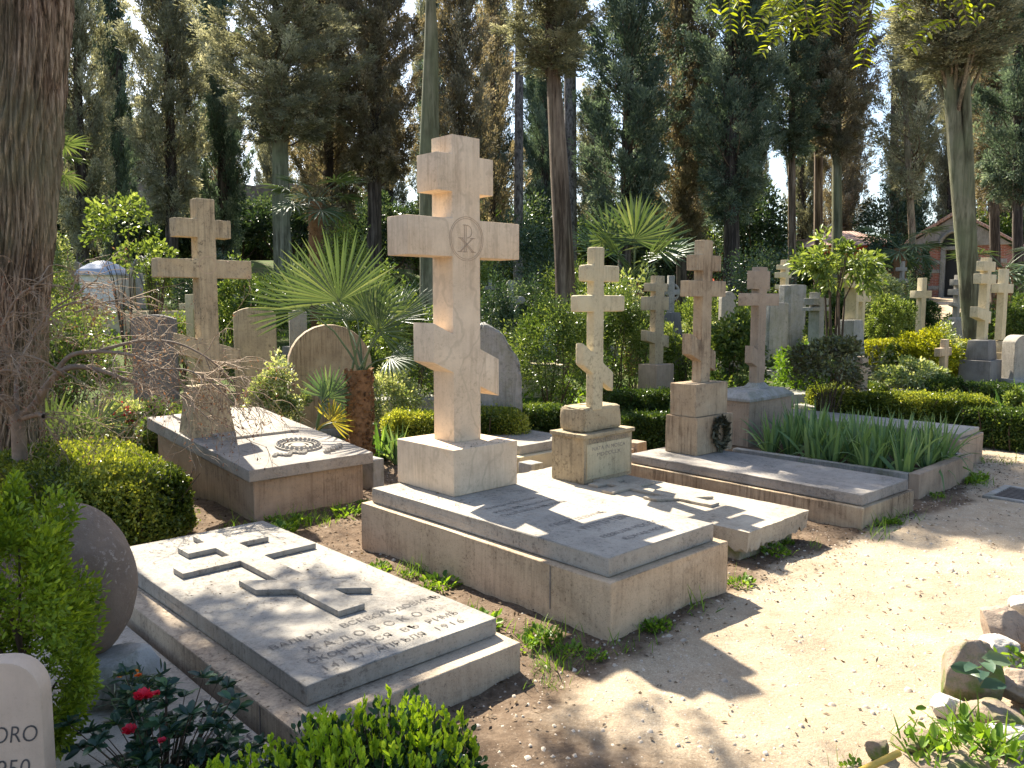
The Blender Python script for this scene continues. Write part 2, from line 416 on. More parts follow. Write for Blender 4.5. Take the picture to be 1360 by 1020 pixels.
def brickmat():
    m, nt = newmat('red_brick'); g = NT(nt); c = g.coords((1, 1, 1))
    mp = g.n('ShaderNodeMapping'); mp.inputs['Rotation'].default_value = (PI/2, 0, 0); g.l(c, mp.inputs['Vector'])
    b = g.n('ShaderNodeTexBrick', inp={'Color1': (.36, .12, .07, 1), 'Color2': (.27, .085, .055, 1), 'Mortar': (.40, .34, .28, 1), 'Scale': 1, 'Mortar Size': .008, 'Brick Width': .26, 'Row Height': .075})
    g.l(mp.outputs[0], b.inputs['Vector'])
    col = g.mix(g.mul(g.f(g.noise(c, 2, 5), .4, .7), .4), b.outputs['Color'], (.2, .1, .07))
    g.out(col, .9, g.bump(b.outputs['Fac'], -.5, .01), .2); return m
M['brick'] = brickmat()
def oldbrick():
    m, nt = newmat('old_brick_wall'); g = NT(nt); c = g.coords()
    col = g.ramp(g.noise(c, 1.2, 8, .7), [(.3, (.12, .09, .075)), (.5, (.24, .18, .14)), (.7, (.34, .28, .23))])
    g.out(col, .95, g.bump(g.noise(c, 6, 6), .6, .05), .1); return m
M['oldwall'] = oldbrick()
def tilemat():
    m, nt = newmat('terracotta_tiles'); g = NT(nt); c = g.coords()
    w = g.n('ShaderNodeTexWave', inp={'Scale': 2.2, 'Distortion': 1.0}); g.l(c, w.inputs['Vector'])
    col = g.mix(g.f(g.noise(c, 5, 5), .3, .7), (.36, .20, .145), (.46, .33, .27))
    g.out(col, .9, g.bump(w.outputs['Fac'], .8, .05), .2); return m
M['tiles'] = tilemat()
def groundmat():
    m, nt = newmat('soil_and_gravel'); g = NT(nt); c = g.coords()
    a = g.n('ShaderNodeAttribute', attribute_name='path'); gr = g.n('ShaderNodeAttribute', attribute_name='grassy')
    soil = g.ramp(g.noise(c, 7, 9, .7), [(.3, (.075, .05, .033)), (.5, (.14, .097, .064)), (.72, (.22, .16, .11))])
    soil = g.mix(g.mul(g.f(g.noise(c, 60, 4, .7), .57, .68), .6), soil, (.30, .24, .18))
    soil = g.mix(g.mul(g.f(g.noise(c, 45, 4, .7), .58, .68), .8), soil, (.06, .042, .03))
    pa = g.ramp(g.noise(c, 5, 10, .72), [(.28, (.32, .245, .165)), (.5, (.43, .34, .235)), (.72, (.53, .43, .315))])
    pa = g.mix(g.mul(g.f(g.noise(c, 70, 4, .75), .58, .66), .75), pa, (.22, .165, .12))
    pa = g.mix(g.mul(g.f(g.noise(c, 34, 4, .75), .60, .68), .6), pa, (.27, .20, .145))
    pa = g.mix(g.mul(g.f(g.noise(c, 150, 3, .8), .50, .62), .55), pa, (.20, .15, .10))
    pa = g.mix(g.mul(g.f(g.noise(c, 95, 3, .8), .56, .66), .6), pa, (.68, .60, .48))
    pa = g.mix(g.mul(g.f(g.noise(c, 1.1, 6, .6), .45, .65), .5), pa, (.30, .225, .15))
    fac = g.f(g.add(a.outputs['Fac'], g.mul(g.add(g.noise(c, 3.5, 8, .7), -.5), .9)), .3, .7)
    col = g.mix(fac, soil, pa)
    gm = g.f(g.add(gr.outputs['Fac'], g.mul(g.add(g.noise(c, 2.5, 7, .7), -.5), 1.1)), .4, .65)
    col = g.mix(gm, col, g.ramp(g.noise(c, 24, 5, .7), [(.35, (.035, .06, .014)), (.6, (.08, .12, .025)), (.75, (.16, .17, .06))]))
    v = g.n('ShaderNodeTexVoronoi', inp={'Scale': 55.}); g.l(c, v.inputs['Vector'])
    b = g.bump(v.outputs['Distance'], -.35, .012)
    b = g.bump(g.noise(c, 26, 8, .75), .8, .02, b)
    g.out(col, .95, b, .12); return m
M['ground'] = groundmat()
# ------------------------------------------------------------------ the sheet of ground
def axis(segs):
    a = []
    for s, e, d in segs: a += list(np.arange(s, e, d))
    return np.array(a+[segs[-1][1]])
gx = axis([(-260, -60, 20), (-60, -16, 2.2), (-16, -5, .4), (-5, 7, .06), (7, 18, .4), (18, 60, 2.2), (60, 260, 20)])
gy = axis([(-60, -6, 6), (-6, .6, .4), (.6, 9, .06), (9, 16, .3), (16, 60, 1.6), (60, 320, 20)])
X, Y = np.meshgrid(gx, gy)
def lumps(x, y, seed, fs, am):
    r = np.random.default_rng(seed); o = 0*x
    for f, a in zip(fs, am):
        for _ in range(5):
            t = r.uniform(0, 2*PI); o = o+a*np.sin(f*(np.cos(t)*x+np.sin(t)*y)+r.uniform(0, 6.28))/2.2
    return o
def ground_z(x, y):
    near = np.clip((14-np.hypot(x, y))/6, 0, 1)
    return hground(x, y)+near*lumps(x, y, 3, (2.1, 6, 15, 38), (.014, .010, .007, .004))-.012
Z = ground_z(X, Y)
uu = (X-.04)*UX+(Y-3.461)*UY; vv = (X-.04)*VX+(Y-3.461)*VY
edge = lumps(X, Y, 9, (1.3, 3.1, 7), (.10, .07, .03))
path = sstep(.0, -.40, uu+edge)*sstep(-.9, .7, vv+edge*2)*sstep(-2.3, -1.8, uu+edge)
path = np.maximum(path, sstep(-.15, -.5, uu-.35*np.maximum(0, vv-4.5)+edge)*sstep(4.0, 5.2, vv)*sstep(-4.5, -3.5, uu))
grassy = .62*sstep(7.5, 10.5, Y)+.45*sstep(.1, .5, uu)*sstep(6.0, 4.5, Y)*np.clip(lumps(X, Y, 21, (1.2, 2.9), (.9, .6)), 0, 1)
grassy = np.clip(grassy, 0, 1)*(1-path)
ny, nx = X.shape
idx = np.arange(nx*ny).reshape(ny, nx)
F = np.stack([idx[:-1, :-1], idx[:-1, 1:], idx[1:, 1:], idx[1:, :-1]], -1).reshape(-1, 4)
gme = fastmesh('ground', np.stack([X, Y, Z], -1).reshape(-1, 3), F, True)
for nm, arr in (('path', path), ('grassy', grassy)):
    at = gme.attributes.new(nm, 'FLOAT', 'POINT'); at.data.foreach_set('value', arr.ravel().astype(np.float32))
tag(mobj('ground', gme, M['ground']), kind='structure')
def gz(x, y): return float(ground_z(np.array([float(x)]), np.array([float(y)]))[0])

# ------------------------------------------------------------------ crosses
class Site:
    """reads local coordinates (x along the front face, y into the depth, z) of a monument off survey pixels"""
    def __init__(s, x, y, yaw=YAW):
        s.x, s.y, s.yaw = x, y, yaw
        s.v = (math.cos(yaw), math.sin(yaw)); s.u = (-math.sin(yaw), math.cos(yaw))
    def _t(s, px, d, z):
        a = (px-680)/FPX
        # X - a*(Y*CP-(z-EYE)*SP) = 0 along base + t*d
        f0 = s.x-a*(s.y*CP-(z-EYE)*SP); f1 = d[0]-a*d[1]*CP
        return -f0/f1
    def X(s, px, z=1.2): return s._t(px, s.v, z)
    def Y(s, px, z=1.2): return s._t(px, s.u, z)
    def Z(s, px, py, t=0., u=0.): return zat(px, py, s.y+t*s.v[1]+u*s.u[1])
def cross_outline(x0, x1, zb, zt, bars):
    """bars, bottom to top: (left_end, right_end, (zl_bot, zl_top) at the left end, (zr_bot, zr_top) at the right end)"""
    def at(b, x):
        L, R, (a0, a1), (c0, c1) = b; t = (x-L)/(R-L); return a0+(c0-a0)*t, a1+(c1-a1)*t
    pts = [(x0, zb), (x1, zb)]
    for b in bars:
        if b[1] > x1+.004:
            q = at(b, x1); pts += [(x1, q[0]), (b[1], b[3][0]), (b[1], b[3][1]), (x1, q[1])]
    pts += [(x1, zt), (x0, zt)]
    for b in reversed(bars):
        if b[0] < x0-.004:
            q = at(b, x0); pts += [(x0, q[1]), (b[0], b[2][1]), (b[0], b[2][0]), (x0, q[0])]
    return pts
def hbar(L, R, z0, z1): return (L, R, (z0, z1), (z0, z1))
def cross(parent, x0, x1, zb, zt, bars, y0, y1, mat, bevel=.006, name='cross', worn=0., cuts=0):
    return MB().xz(cross_outline(x0, x1, zb, zt, bars), y0, y1).build(name, mat, parent, bevel, worn=worn, cuts=cuts)

# ------------------------------------------------------------------ tomb with the tall pale cross (nearest upright)
tb = empty('cross_tomb', (.4731, 3.7625, 0), math.radians(43.17), 'tallest pale marble cross with encircled monogram on a stepped stone tomb', 'tomb')
H = EYE
MB().box(0, 1.0294, 0, 2.1812, -.12, -1.3383+H).build('tomb_base', M['stone_base'], tb, .007, worn=.0045, cuts=4)
MB().box(.0547, .9698, .0598, 2.1294, -1.3383+H, -1.2379+H).build('slab', M['stone_slab'], tb, .007, worn=.0045, cuts=4)
MB().box(-.0015, -.0005, .40, .407, .05, .28).build('joint', M['ink_soft'], tb, 0)
MB().box(.2867, .8468, 1.5395, 2.1608, -1.2379+H, -.9336+H).build('pedestal', M['marble_tan'], tb, .008, worn=.002, cuts=4)
L0, L1 = .2949, .8677
bars = [(L0, L1, (-.3864+H, -.1296+H), (-.6473+H, -.3914+H)), hbar(.0988, 1.0621, .301+H, .547+H), hbar(.3381, .8174, .7191+H, .9592+H)]
cb = cross(tb, .461, .6978, -.9336+H, 1.0829+H, bars, 1.7487, 1.9667, M['marble_tan'], .005)
def ring(mb, cx, cz, r, w, y, n=56, sx=1.0):
    a = [2*PI*i/n for i in range(n)]
    V = [(cx+r*sx*math.cos(t), y, cz+r*math.sin(t)) for t in a]+[(cx+(r-w)*sx*math.cos(t), y, cz+(r-w)*math.sin(t)) for t in a]
    return mb.add(V, [(i, (i+1) % n, n+(i+1) % n, n+i) for i in range(n)])
em = MB(); ecx, ecz, ey = .5794, 2.047, 1.7487-.0015
ring(em, ecx, ecz, .146, .0035, ey); ring(em, ecx, ecz, .134, .0035, ey)
def stroke(mb, pts, w, y):
    pts = [np.array(p, float) for p in pts]
    for p, q in zip(pts[:-1], pts[1:]):
        d = (q-p)/np.linalg.norm(q-p); n = np.array([-d[1], d[0]])*w/2
        c = [p-n, q-n, q+n, p+n]
        mb.add([(a[0], y, a[1]) for a in c], [(0, 1, 2, 3)]); y -= .0002
sw = .005
for dx in (-.008, .008): stroke(em, [(ecx-.012+dx, ecz-.085), (ecx-.012+dx, ecz+.09)], sw, ey)
stroke(em, [(ecx-.03, ecz+.09), (ecx-.004, ecz+.09)], sw, ey); stroke(em, [(ecx-.032, ecz-.085), (ecx+.008, ecz-.085)], sw, ey)
stroke(em, [(ecx+.0+.044*math.sin(t), ecz+.048+.042*math.cos(t)) for t in np.linspace(0, PI, 12)], sw, ey)
for dx in (-.007, .007):
    stroke(em, [(ecx-.05+dx, ecz+.005), (ecx+.055+dx, ecz-.085)], sw, ey); stroke(em, [(ecx+.05+dx*.6, ecz+.005), (ecx-.055+dx*.6, ecz-.085)], sw*.8, ey)
for sx, sz in ((-.05, .005), (.05, .005), (-.058, -.085), (.058, -.085)): stroke(em, [(ecx+sx-.022, ecz+sz), (ecx+sx+.022, ecz+sz)], sw, ey)
em.build('emblem', M['line'], cb, 0, smooth=False)
zi = -1.2379+H+.0015
inscription([('КНЯЗЬ НИКОЛАЙ', .24, .66, 1.16, .045), ('РОД. ВЪ МОСКВѢ', .22, .72, 1.06, .042), ('СКОНЧАЛСЯ ВЪ РИМѢ', .20, .74, .97, .042),
             ('ГЕОРГІЕВИЧЪ', .26, .72, .63, .046), ('WITTFTEN', .33, .74, .47, .062), ('FEBRUAR MDCCC', .30, .78, .29, .046), ('ROMAE MCM', .36, .72, .19, .042)],
            M['ink_soft'], tb, lambda a, b: (a, b, zi))

# ------------------------------------------------------------------ flat tomb in front with the relief cross
ta = empty('ledger_tomb', (.04, 3.461, 0), math.radians(43.5), 'low flat white marble tomb with a raised slanted-bar cross and dark inscription', 'tomb')
MB().box(-1.10, 0, 0, 2.50, -.10, .13).build('tomb_base', M['stone_side'], ta, .010, worn=.004, cuts=4)
MB().box(-.985, -.025, .13, 2.40, .13, .212).build('slab', M['marble_white'], ta, .007, worn=.0045, cuts=4)
MB().box(-1.1015, -1.1005, .27, .277, .0, .126).build('joint', M['ink_soft'], ta, 0)
ol = cross_outline(-.545, -.405, .62, 2.25, [(-.69, -.265, (1.135, 1.325), (.775, .955)), hbar(-.855, -.085, 1.615, 1.745), hbar(-.70, -.22, 1.93, 2.085)])
MB().xy(ol, .212, .242).build('relief_cross', M['marble_white'], ta, .004, worn=.0015, cuts=3)
inscription([('ВАЛЕРІЙ ВСЕВОЛОДОВИЧЪ', -.93, -.05, .505, .045), ('ЖАДОВСКОЙ', -.84, -.15, .385, .054), ('СКОНЧАЛСЯ ВЪ РИМѢ', -.88, -.115, .285, .044), ('14/27 АПРѢЛЯ 1916', -.875, -.15, .195, .044)],
            M['ink_mid'], ta, lambda a, b: (a, b, .2135), spacing=True)

# ------------------------------------------------------------------ slab at the lower left with modern lettering
ts = empty('ledger_slab', (.04, 3.461, 0), math.radians(43.5), 'flat white grave slab with modern lower-case lettering beside the dark boulder', 'grave slab')
MB().box(-2.05, -1.142, .0, 1.75, -.03, .055).build('slab', M['marble_white'], ts, .006, worn=.002, cuts=4)
inscription([('20', -1.235, -1.205, .475, .018), ('re', -1.29, -1.235, .425, .03), ('mathieu', -1.36, -1.152, .365, .046), ('neff', -1.345, -1.23, .30, .036), ('02.04.2017', -1.335, -1.168, .245, .022),
             ('eff', -1.25, -1.160, .185, .048), ('d', -1.33, -1.295, .175, .05), ('e', -1.50, -1.47, .225, .03), ('e', -1.42, -1.39, .165, .028)], M['ink'], ts, lambda a, b: (a, b, .0568))

# ------------------------------------------------------------------ tomb behind, with the yellowish cross on a rough block
cy_ = math.radians(43.6)
tc = empty('cross_tomb', (1.475, 4.935, 0), cy_, 'yellowish cross on a rough block above a broken slab with another cross on it', 'tomb')
MB().box(.04, .74, .08, 2.2, -.1, .105).build('support', M['stone_moss'], tc, .02, worn=.018, cuts=4)
def ragged(w, l, z0, z1, amp, seed):
    r = random.Random(seed); top = []
    n = 26
    for i in range(n): top.append((w*i/n, r.uniform(-amp, amp)*.4))
    for i in range(n*2): top.append((w+r.uniform(-amp, amp)*.4, l*i/(2*n)))
    for i in range(n): top.append((w-w*i/n, l+r.uniform(-amp, amp)))
    for i in range(n*2): top.append((r.uniform(-amp, amp)*.4, l-l*i/(2*n)))
    return top
poly = ragged(.80, 2.25, 0, 0, .012, 4)
r_ = random.Random(8); nP = len(poly)
zb_ = [.075+r_.uniform(-.02, .025)*(1 if True else 0) for _ in poly]
V = [(x, y, .20) for x, y in poly]+[(x+(.4-x)*.02, y+(1.1-y)*.012, z) for (x, y), z in zip(poly, zb_)]
MB().add(V, [tuple(range(nP)), tuple(range(2*nP-1, nP-1, -1))]+[(i, nP+i, nP+(i+1) % nP, (i+1) % nP) for i in range(nP)]).build('slab', M['stone_greytan'], tc, 0, worn=.0025, cuts=3)
S = Site(.565, 6.259, math.radians(43.6))          # pedestal near corner
pw = S.X(839, .3); pl_ = S.Y(732.5, .3)
lx = (S.x-1.475)*math.cos(cy_)+(S.y-4.935)*math.sin(cy_); ly = -(S.x-1.475)*math.sin(cy_)+(S.y-4.935)*math.cos(cy_)
zt1 = S.Z(775.4, 581.5); zt2 = S.Z(778, 542.4, .05, .05)
MB().box(lx, lx+pw, ly, ly+pl_, .20, zt1-.012).build('pedestal', M['stone_tan_old'], tc, .006, worn=.004, cuts=4)
MB().box(lx+.03, lx+pw-.03, ly-.006, ly+.004, .235, zt1-.06).build('plaque', M['stone_yellow'], tc, .004)
MB().box(lx-.018, lx+pw+.018, ly-.018, ly+pl_+.01, zt1-.012, zt1+.022).build('cap_moulding', M['stone_tan_old'], tc, .008, worn=.004, cuts=4)
inscription([('EVDOKIA PETROWNA', lx+.05, lx+pw-.06, .52, .035), ('NATA IN MOSCA', lx+.09, lx+pw-.10, .46, .03), ('MDCCCLX', lx+.15, lx+pw-.16, .41, .028)], M['ink_soft'], tc, lambda a, b: (a, ly-.0075, b))
bw = pw-.13
MB().box(lx+.055, lx+.055+bw, ly+.05, ly+pl_-.03, zt1+.022, zt2).build('rough_block', M['stone_tan_old'], tc, .03, seg=3, worn=.03, cuts=4)
S2 = Site(S.x+.19*math.cos(cy_)+.0, S.y+.19*math.sin(cy_)+.06, cy_)
# front-left edge of the shaft sits on pixel column 788
ofs = S2.X(788, .9); S2 = Site(S2.x+ofs*S2.v[0], S2.y+ofs*S2.v[1], cy_)
cx_ = (S2.x-1.475)*math.cos(cy_)+(S2.y-4.935)*math.sin(cy_); cyy = -(S2.x-1.475)*math.sin(cy_)+(S2.y-4.935)*math.cos(cy_)
def q(px, z=1.4): return cx_+S2.X(px, z)
def zz(px, py): return S2.Z(px, py, S2.X(px, 1.4))
sl, sr = cx_, q(801.5, .9)
dep = S2.Y(777.5, .9)
bars = [(q(774.6), q(816), (zz(774.6, 485), zz(774.6, 455)), (zz(816, 520), zz(816, 494))), hbar(q(767.5), q(830), zz(790, 414.3), zz(790, 392)), hbar(q(777.6), q(822.4), zz(790, 374), zz(790, 351.6))]
cross(tc, sl, sr, zt2-.03, zz(796, 328), bars, cyy, cyy+dep, M['stone_yellow'], .016, worn=.004, cuts=4)
# broken relief cross lying on the slab
ol = cross_outline(.36, .47, .50, 1.62, [(.22, .60, (.86, .99), (.63, .76)), hbar(.16, .68, 1.22, 1.33), hbar(.25, .59, 1.44, 1.54)])
MB().xy(ol, .20, .222).build('relief_cross', M['stone_greytan'], tc, .006, worn=.004, cuts=3)

# ------------------------------------------------------------------ tomb with the brown-stained cross and the bronze wreath
dy_ = math.radians(41.8)
td = empty('cross_tomb', (2.518, 5.693, 0), dy_, 'brown-stained cross on stacked blocks with a bronze wreath over a double-stepped slab', 'tomb')
MB().box(0, .885, 0, 2.3, -.08, .158).build('tomb_base', M['stone_brown'], td, .01, worn=.005, cuts=4)
MB().box(.045, .845, .03, 2.2, .158, .245).build('slab', M['stone_grey_slab'], td, .012, worn=.006, cuts=4)
S = Site(1.70, 7.26, dy_)
p0 = up(925, 606, .245); S = Site(p0[0], p0[1], dy_)
lx = (S.x-2.518)*math.cos(dy_)+(S.y-5.693)*math.sin(dy_); ly = -(S.x-2.518)*math.sin(dy_)+(S.y-5.693)*math.cos(dy_)
pw = S.X(973.5, .5); pd = S.Y(883.8, .5); z1 = S.Z(926, 555.6); z2 = S.Z(924, 511.3, .0, .03)
MB().box(lx, lx+pw, ly, ly+pd, .245, z1).build('pedestal', M['stone_brown'], td, .006, worn=.0045, cuts=4)
MB().box(lx+.01, lx+pw-.055, ly+.03, ly+pd-.04, z1, z2).build('upper_block', M['stone_brown'], td, .006, worn=.0045, cuts=4)
S2 = Site(S.x+.10*S.v[0]+.12*S.u[0], S.y+.10*S.v[1]+.12*S.u[1], dy_); o_ = S2.X(931.3, 1.0); S2 = Site(S2.x+o_*S2.v[0], S2.y+o_*S2.v[1], dy_)
cx_ = (S2.x-2.518)*math.cos(dy_)+(S2.y-5.693)*math.sin(dy_); cyy = -(S2.x-2.518)*math.sin(dy_)+(S2.y-5.693)*math.cos(dy_)
sr = q(943.5, 1.0); dep = S2.Y(918.5, 1.0)
bars = [(q(919), q(952), (zz(919, 471), zz(919, 443)), (zz(952, 493), zz(952, 467))), hbar(q(915), q(963), zz(932, 394), zz(932, 372.6)), hbar(q(922.5), q(956), zz(932, 359.5), zz(932, 338.2))]
cross(td, cx_, sr, z2, zz(935, 318.5), bars, cyy, cyy+dep, M['stone_brown'], .007, worn=.0045, cuts=4)
# wreath
rng = np.random.default_rng(5); n = 420; a = rng.uniform(0, 2*PI, n)
wcx, wcz, wr, wr2 = lx+pw*.60, (z1+.245)/2+.005, .088, .125
P = np.stack([wcx+(wr+rng.normal(0, .018, n))*np.cos(a), ly-.012-rng.random(n)*.02, wcz+(wr2+rng.normal(0, .018, n))*np.sin(a)], -1)
Dd = np.stack([-np.sin(a)+rng.normal(0, .5, n), rng.normal(-.35, .3, n), np.cos(a)+rng.normal(0, .5, n)], -1)
Vw, Fw, vw = leafarrays(P, Dd, .055, .024, rng)
tpts = [(wcx+wr*math.cos(t), ly-.008, wcz+wr2*math.sin(t)) for t in np.linspace(0, 2*PI, 40)]
Vt, Ft, vt = tubearr(tpts, .012, 6)
Vw, Fw, vw = joinarr([(Vw, Fw, vw), (Vt, Ft, vt)])
mobj('wreath', fastmesh('wreath', Vw, Fw), M['bronze'], td)

# ------------------------------------------------------------------ tomb with the rose granite cross and the iris planter
ey_ = math.radians(43.8)
te = empty('cross_tomb', (3.384, 6.613, 0), ey_, 'rose granite cross on a chamfered block at the head of a kerbed iris bed', 'tomb')
W_ = 1.37
kb = MB(); kb.box(0, W_, 0, .09, -.1, .21); kb.build('kerb', M['stone_rose'], te, .008, worn=.004, cuts=4)
MB().box(0, .085, .092, 1.75, -.1, .20).build('kerb', M['stone_grey'], te, .008, worn=.004, cuts=4)
MB().box(W_-.085, W_, .092, 1.75, -.1, .20).build('kerb', M['stone_grey'], te, .008, worn=.004, cuts=4)
MB().box(.09, W_-.09, .095, 2.3, -.05, .13).build('bed_soil', plain('bed_soil', (.10, .07, .045), .95, .1, 0, .4, 12, .8), te, 0)
p0 = up(993.8, 590, .16); S = Site(p0[0], p0[1], ey_)
lx = (S.x-3.384)*math.cos(ey_)+(S.y-6.613)*math.sin(ey_); ly = -(S.x-3.384)*math.sin(ey_)+(S.y-6.613)*math.cos(ey_)
pw = S.X(1051, .5); pd = max(.5, S.Y(968, .6)); z1 = S.Z(995, 532); z2 = z1+.075
MB().box(lx, lx+pw, ly, ly+pd, .10, z1-.02).build('pedestal', M['stone_rose'], te, .006, worn=.0045, cuts=4)
fb = MB(); fb.frustum((lx-.02, lx+pw+.02, ly-.02, ly+pd+.02), (lx-.02, lx+pw+.02, ly-.02, ly+pd+.02), z1-.02, z1+.012)
fb.frustum((lx-.015, lx+pw+.015, ly-.015, ly+pd+.015), (lx+.06, lx+pw-.06, ly+.06, ly+pd-.06), z1+.0125, z2)
fb.build('coping', M['stone_grey'], te, .004)
S2 = Site(S.x+.2*S.v[0]+.2*S.u[0], S.y+.2*S.v[1]+.2*S.u[1], ey_); o_ = S2.X(1006.5, 1.2); S2 = Site(S2.x+o_*S2.v[0], S2.y+o_*S2.v[1], ey_)
cx_ = (S2.x-3.384)*math.cos(ey_)+(S2.y-6.613)*math.sin(ey_); cyy = -(S2.x-3.384)*math.sin(ey_)+(S2.y-6.613)*math.cos(ey_)
sr = q(1016.5, 1.2); dep = S2.Y(996, 1.2)
bars = [(q(1001), q(1018), (zz(1005, 482), zz(1005, 459)), (zz(1018, 495), zz(1018, 474))), hbar(q(990), q(1034), zz(1006, 406), zz(1006, 389.5)), hbar(q(1001), q(1021), zz(1006, 384), zz(1006, 359.5))]
cross(te, cx_, sr, z2+.05, zz(1010, 354.5), bars, cyy, cyy+dep, M['stone_rose'], .007)
MB().frustum((cx_-.05, sr+.05, cyy-.05, cyy+dep+.05), (cx_-.005, sr+.005, cyy-.005, cyy+dep+.005), z2, z2+.06).build('cross_foot', M['stone_grey'], te, .004)

# ------------------------------------------------------------------ long low tomb behind the irises
tf = empty('box_tomb', (4.36, 7.78, 0), ey_, 'long low tomb chest of rose stone behind the iris bed by the path', 'tomb')
MB().box(-.02, .70, 0, 2.3, -.1, .30).build('tomb_base', M['stone_rose'], tf, .008, worn=.0045, cuts=4)
MB().box(.02, .665, .03, 2.25, .30, .355).build('slab', M['stone_slab'], tf, .008, worn=.0045, cuts=4)

# ------------------------------------------------------------------ tomb on the left with the lichen-stained cross
ly_ = math.radians(43.6)
tl = empty('cross_tomb', (-1.937, 5.96, 0), ly_, 'lichen-stained cross on a sloping tomb with carved medallion behind the clipped hedge', 'tomb')
def slope_box(mb, x0, x1, y0, y1, z0, za, zb2):
    return mb.add([(x0, y0, z0), (x1, y0, z0), (x1, y1, z0), (x0, y1, z0), (x0, y0, za), (x1, y0, za), (x1, y1, zb2), (x0, y1, zb2)],
                  [(3, 2, 1, 0), (4, 5, 6, 7), (0, 1, 5, 4), (1, 2, 6, 5), (2, 3, 7, 6), (3, 0, 4, 7)])
slope_box(MB(), 0, .965, 0, 1.9, -.1, .30, .46).build('tomb_base', M['stone_rose'], tl, .008, worn=.004, cuts=4)
MB().add([(-.06, -.06, .302), (1.03, -.06, .302), (1.03, 1.98, .474), (-.06, 1.98, .474), (-.06, -.06, .395), (1.03, -.06, .395), (1.03, 1.98, .585), (-.06, 1.98, .585)],
         [(3, 2, 1, 0), (4, 5, 6, 7), (0, 1, 5, 4), (1, 2, 6, 5), (2, 3, 7, 6), (3, 0, 4, 7)]).build('slab', M['stone_grey_slab'], tl, .008, worn=.004, cuts=4)
slp = .19/2.04
def ls(x, y, h): return (x, y, .395+(y+.06)*slp+h)
tabv = [ls(.14, .86, -.01), ls(.86, .86, -.01), ls(.86, 1.9, -.01), ls(.14, 1.9, -.01), ls(.14, .86, .02), ls(.86, .86, .02), ls(.86, 1.9, .02), ls(.14, 1.9, .02)]
MB().add(tabv, [(3, 2, 1, 0), (4, 5, 6, 7), (0, 1, 5, 4), (1, 2, 6, 5), (2, 3, 7, 6), (3, 0, 4, 7)]).build('raised_tablet', M['stone_slab'], tl, .004)
md = MB()
def flatring(mb, cx, cy, r0, r1, h, n=40):
    V = []
    for r, hh in ((r1, -.004), (r1, h*.7), ((r0+r1)/2, h), (r0, h*.7), (r0, -.004)):
        V += [ls(cx+r*math.cos(2*PI*i/n), cy+r*math.sin(2*PI*i/n), hh) for i in range(n)]
    return mb.add(V, [(k*n+i, k*n+(i+1) % n, (k+1)*n+(i+1) % n, (k+1)*n+i) for k in range(4) for i in range(n)])
flatring(md, .60, .40, .13, .19, .022); flatring(md, .60, .40, .085, .115, .014); flatring(md, .60, .40, .0, .06, .02)
rr = random.Random(3)
for k in range(26):
    t = 2*PI*k/26; flatring(md, .60+.16*math.cos(t), .40+.16*math.sin(t), .004, .022, .034, 8)
for k in range(14): flatring(md, .60+.27*math.cos(-.4-k*.08)+.05, .40-.17-.01*k+.012*(k % 3), .003, .02, .025, 8); flatring(md, .28+.03*k*.7, .20+.03*math.sin(k), .004, .02, .02, 8)
md.build('carved_medallion', M['marble_white'], tl, 0)
S = Site(-2.22, 7.20, ly_)
o_ = S.X(266.5, 1.5); S = Site(S.x+o_*S.v[0], S.y+o_*S.v[1], ly_); S2 = S
cx_ = (S.x+1.937)*math.cos(ly_)+(S.y-5.96)*math.sin(ly_); cyy = -(S.x+1.937)*math.sin(ly_)+(S.y-5.96)*math.cos(ly_)
sr = q(290, 1.6); dep = abs(S2.Y(258, 1.6)); dep = min(max(dep, .14), .22)
bars = [(q(238), q(319), (zz(240, 470), zz(240, 443)), (zz(319, 492), zz(319, 464))), hbar(q(212.8), q(337), zz(266, 369), zz(266, 344)), hbar(q(239), q(311.5), zz(266, 315), zz(266, 290))]
cross(tl, cx_, sr, zz(280, 506), zz(270, 262.8), bars, cyy, cyy+dep, M['stone_tan_old'], .008, worn=.0045, cuts=4)
pl0, pl1 = q(249.5, .7), q(309.5, .7)
pm = MB(); pm.frustum((pl0, pl1, cyy-.05, cyy+dep+.09), (pl0+.06, pl1-.07, cyy-.03, cyy+dep+.06), .48, zz(280, 512)); pm.build('pedestal', M['stone_tan_old'], tl, .01, worn=.004, cuts=4)
em = MB(); ring(em, (cx_+sr)/2, zz(278, 352), .075, .006, cyy-.0015); em.build('emblem', M['line'], tl, 0)

# ------------------------------------------------------------------ headstone at the lower left corner
th = empty('headstone', (-1.30, 2.12, 0), math.radians(8), 'rounded pink limestone headstone with dark italic capitals cut off by the frame', 'headstone')
top = upY(20, 878, 2.1)[2]
w0 = -.36; w1 = xat(54.5, 2.12, .55)+1.30
arch = [(w0, -.05), (w1, -.05), (w1, top-.11)]+[(w1-.09+.09*math.cos(t), top-.11+.10*math.sin(t)) for t in np.linspace(.2, PI/2, 7)]+[(w0+.09-.09*math.sin(t), top-.11+.10*math.cos(t)) for t in np.linspace(0, PI/2, 7)]
MB().xz(arch, 0, .07).build('stone', M['headstone_pink'], th, .006)
zr = upY(30, 990, 2.12)[2]
wtx = w1-.075
inscription([('DORO', w1-.020-.152, w1-.020, zr+.014, .047), ('ROMA 1950', wtx-.26, w1-.03, zr-.085, .05)], M['ink'], th, lambda a, b: (a+(b-zr)*.15, -.0015, b))
